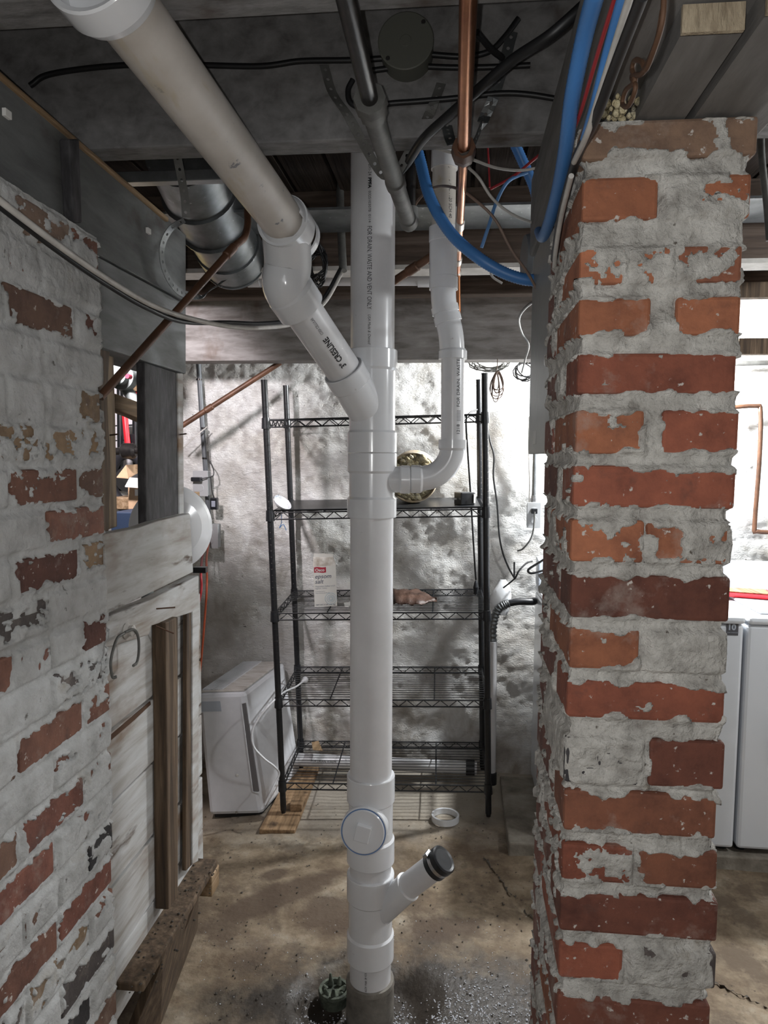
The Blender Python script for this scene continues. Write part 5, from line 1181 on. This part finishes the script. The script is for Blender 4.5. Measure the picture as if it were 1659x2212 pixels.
bx = thing('open_carton', 'open brown cardboard box with raised flaps in the workshop', 'box', vq(290, 1090, 2.55))
a, b = vq(277, 1100, 2.55), vq(318, 1050, 2.55)
MB().box((toB(a)[0], 2.55, toB(a)[2]), (toB(b)[0]+.04, 2.75, toB(b)[2])).build('body', 'cardboard', bx, .002)
MB().prism([vq(252, 1032, 2.55), vq(272, 1006, 2.62), vq(306, 1004, 2.75), vq(305, 1018, 2.75), vq(277, 1034, 2.6)], Z*.003).build('flap', 'cardboard', bx)
MB().prism([vq(270, 1052, 2.50), vq(280, 1033, 2.54), vq(320, 1036, 2.54), vq(318, 1056, 2.5)], Z*.003).build('flap', 'carton', bx)
MB().obox(vq(298, 1064, 2.549), XB*.012, YB*.0008, Z*.012).build('shipping_label', 'paper', bx)
vbox('workshop_bench', 236, 1076, 330, 1100, 2.60, .5, 'tan_wood', 'light wooden bench under the cardboard box', 'bench')
vbox('blue_bin', 240, 1108, 330, 1160, 2.3, .25, 'navy_bin', 'dark blue plastic bin below the window hole', 'bin')
ma = thing('machine_arm', 'grey cast machine arm with round hub behind the window hole', 'machine', vq(276, 815, 2.2))
MB().tube(smooth([vq(246, 782, 2.2), vq(280, 783, 2.2), vq(303, 798, 2.2), vq(318, 820, 2.2)]), .022, 12).build('arch', 'machine', ma)
MB().lathe(vq(270, 815, 2.2), -YB, [(0, .045), (.03, .042), (.032, .03), (.05, .026), (.052, .012), (.07, .010), (.07, 0)], 28).build('hub', 'machine', ma)
MB().tube([Vector((vq(312, 905, 2.2).x, vq(312, 905, 2.2).y, .0)), vq(312, 905, 2.2)], .02, 12).build('stand', 'machine', ma)
MB().lathe(vq(281, 814, 2.13), -YB, [(0, .008), (.02, .007), (.02, 0)], 12).build('red_knob', 'red_print', ma)
MB().tube(smooth([vq(262, 830, 2.2), vq(280, 850, 2.2), vq(300, 880, 2.2), vq(312, 905, 2.2)]), .018, 12).build('curved_leg', 'machine', ma)
vbox('plywood_shelf', 270, 818, 330, 845, 2.9, .3, 'tan_wood', 'plywood shelf behind the grey machine arm', 'shelf')
vbox('insulation_batt', 240, 560, 320, 795, 2.7, .1, 'yellow', 'yellow insulation strip at the top of the window hole', 'insulation')
# ================================================================== FLOOR DEBRIS AND DRAIN
gp = STK_BASE+Vector((-.12, .02, 0)); cl = thing('broken_drain_plug', 'green corroded broken drain plug beside the stack foot', 'drain plug', gp)
gp2 = Vector((onh(722, 2130, .0).x, onh(722, 2130, 0).y, -.048))
MB().lathe(gp2, Z, [(0, .040), (.035, .046), (.042, .044), (.042, .036), (.03, .034), (.03, 0)], 20).build('body', 'green', cl)
for i in range(7):
    a = i*.9+.2; c = gp2+Vector((math.cos(a)*.026, math.sin(a)*.026, .035)); MB().tube([c, c+Vector((math.cos(a)*.006, math.sin(a)*.006, .010+.010*(i % 3)))], [.009, .003], 5).build('jagged_tooth', 'green', cl)
def floor_z(x, y):
    u = x*CA-y*SA; v = x*SA+y*CA; i = int((u+1.9)/.016); j = int((v-.7)/.016)
    return Hh[min(max(i, 0), Hh.shape[0]-1), min(max(j, 0), Hh.shape[1]-1)]
def chips(name, n, region, smin, smax, m, label):
    mb = MB(); k = 0
    while k < n:
        x, y, wgt = region()
        if random.random() > wgt: continue
        k += 1; s_ = random.uniform(smin, smax); c = Vector((x, y, floor_z(x, y)+s_*.4)); a = random.uniform(0, 6.28)
        d1 = Vector((math.cos(a), math.sin(a), random.uniform(-.2, .5)))*s_; d2_ = Vector((-math.sin(a), math.cos(a), random.uniform(-.2, .5)))*s_*random.uniform(.4, .9)
        mb.add([c+d1, c+d2_, c-d1*.8, c-d2_, c+Z*s_*.5], [(0, 1, 4), (1, 2, 4), (2, 3, 4), (3, 0, 4), (3, 2, 1, 0)])
    o = mb.build(name, m); o['kind'] = 'stuff'; return tag(o, label, 'debris')
def reg1():
    p = onh(random.uniform(640, 1180), random.uniform(2060, 2230), 0); d = math.hypot((p.x-.13)/.30, (p.y-1.83)/.12); return p.x, p.y, math.exp(-d*d*.9)
chips('white_chips', 1500, reg1, .0015, .0042, 'chip', 'white plastic chips scattered on the wet floor by the stack foot')
def reg2():
    p = onh(random.uniform(430, 1180), random.uniform(1700, 2212), 0); return p.x, p.y, 1
chips('floor_grit', 420, reg2, .0015, .006, 'grit', 'dark grit and crumbs scattered over the concrete floor')
def reg3():
    p = onh(random.uniform(430, 1180), random.uniform(1980, 2212), 0); return p.x, p.y, .6
chips('white_specks', 260, reg3, .001, .003, 'chip', 'sparse white specks over the brown floor')
def reg4():
    c = B(UL+random.uniform(-.02, .07), random.uniform(va, vb-.03), 0); return c.x, c.y, 1
mb = MB()
for i in range(60):
    x, y, _ = reg4(); s_ = random.uniform(.0015, .0045); c = Vector((x, y, hl+s_*.4)); mb.tube([c-Z*s_*.4, c, c+Z*s_*.5], [s_*.5, s_, s_*.3], 5)
o = tag(mb.build('ledge_dirt', 'grit'), 'dirt crumbs lying on the partition ledge', 'debris'); o['kind'] = 'stuff'

# dirt-filled cracks in the slab
for pts in ([(1045, 1850), (1075, 1885), (1098, 1922), (1125, 1942), (1140, 1968), (1170, 2000), (1200, 2022)], [(1515, 2105), (1560, 2128), (1600, 2150), (1640, 2162), (1675, 2180)]):
    L_, R_ = [], []; C_ = smooth([onh(x, y, 0) for x, y in pts], 9)
    for i, c in enumerate(C_):
        t = (C_[min(i+1, len(C_)-1)]-C_[max(i-1, 0)]).normalized(); n = Vector((-t.y, t.x, 0)); w2 = .0035*(.4+random.random())*(1 if 0 < i < len(C_)-1 else .1); j = n*random.uniform(-.004, .004)
        for lst_, q in ((L_, c+n*w2+j), (R_, c-n*w2+j)): lst_.append(Vector((q.x, q.y, floor_z(q.x, q.y)+.0025)))
    n = len(L_); MB().add(L_+R_, [(i, n+i, n+i+1, i+1) for i in range(n-1)]).build('crack', 'grit', fl)
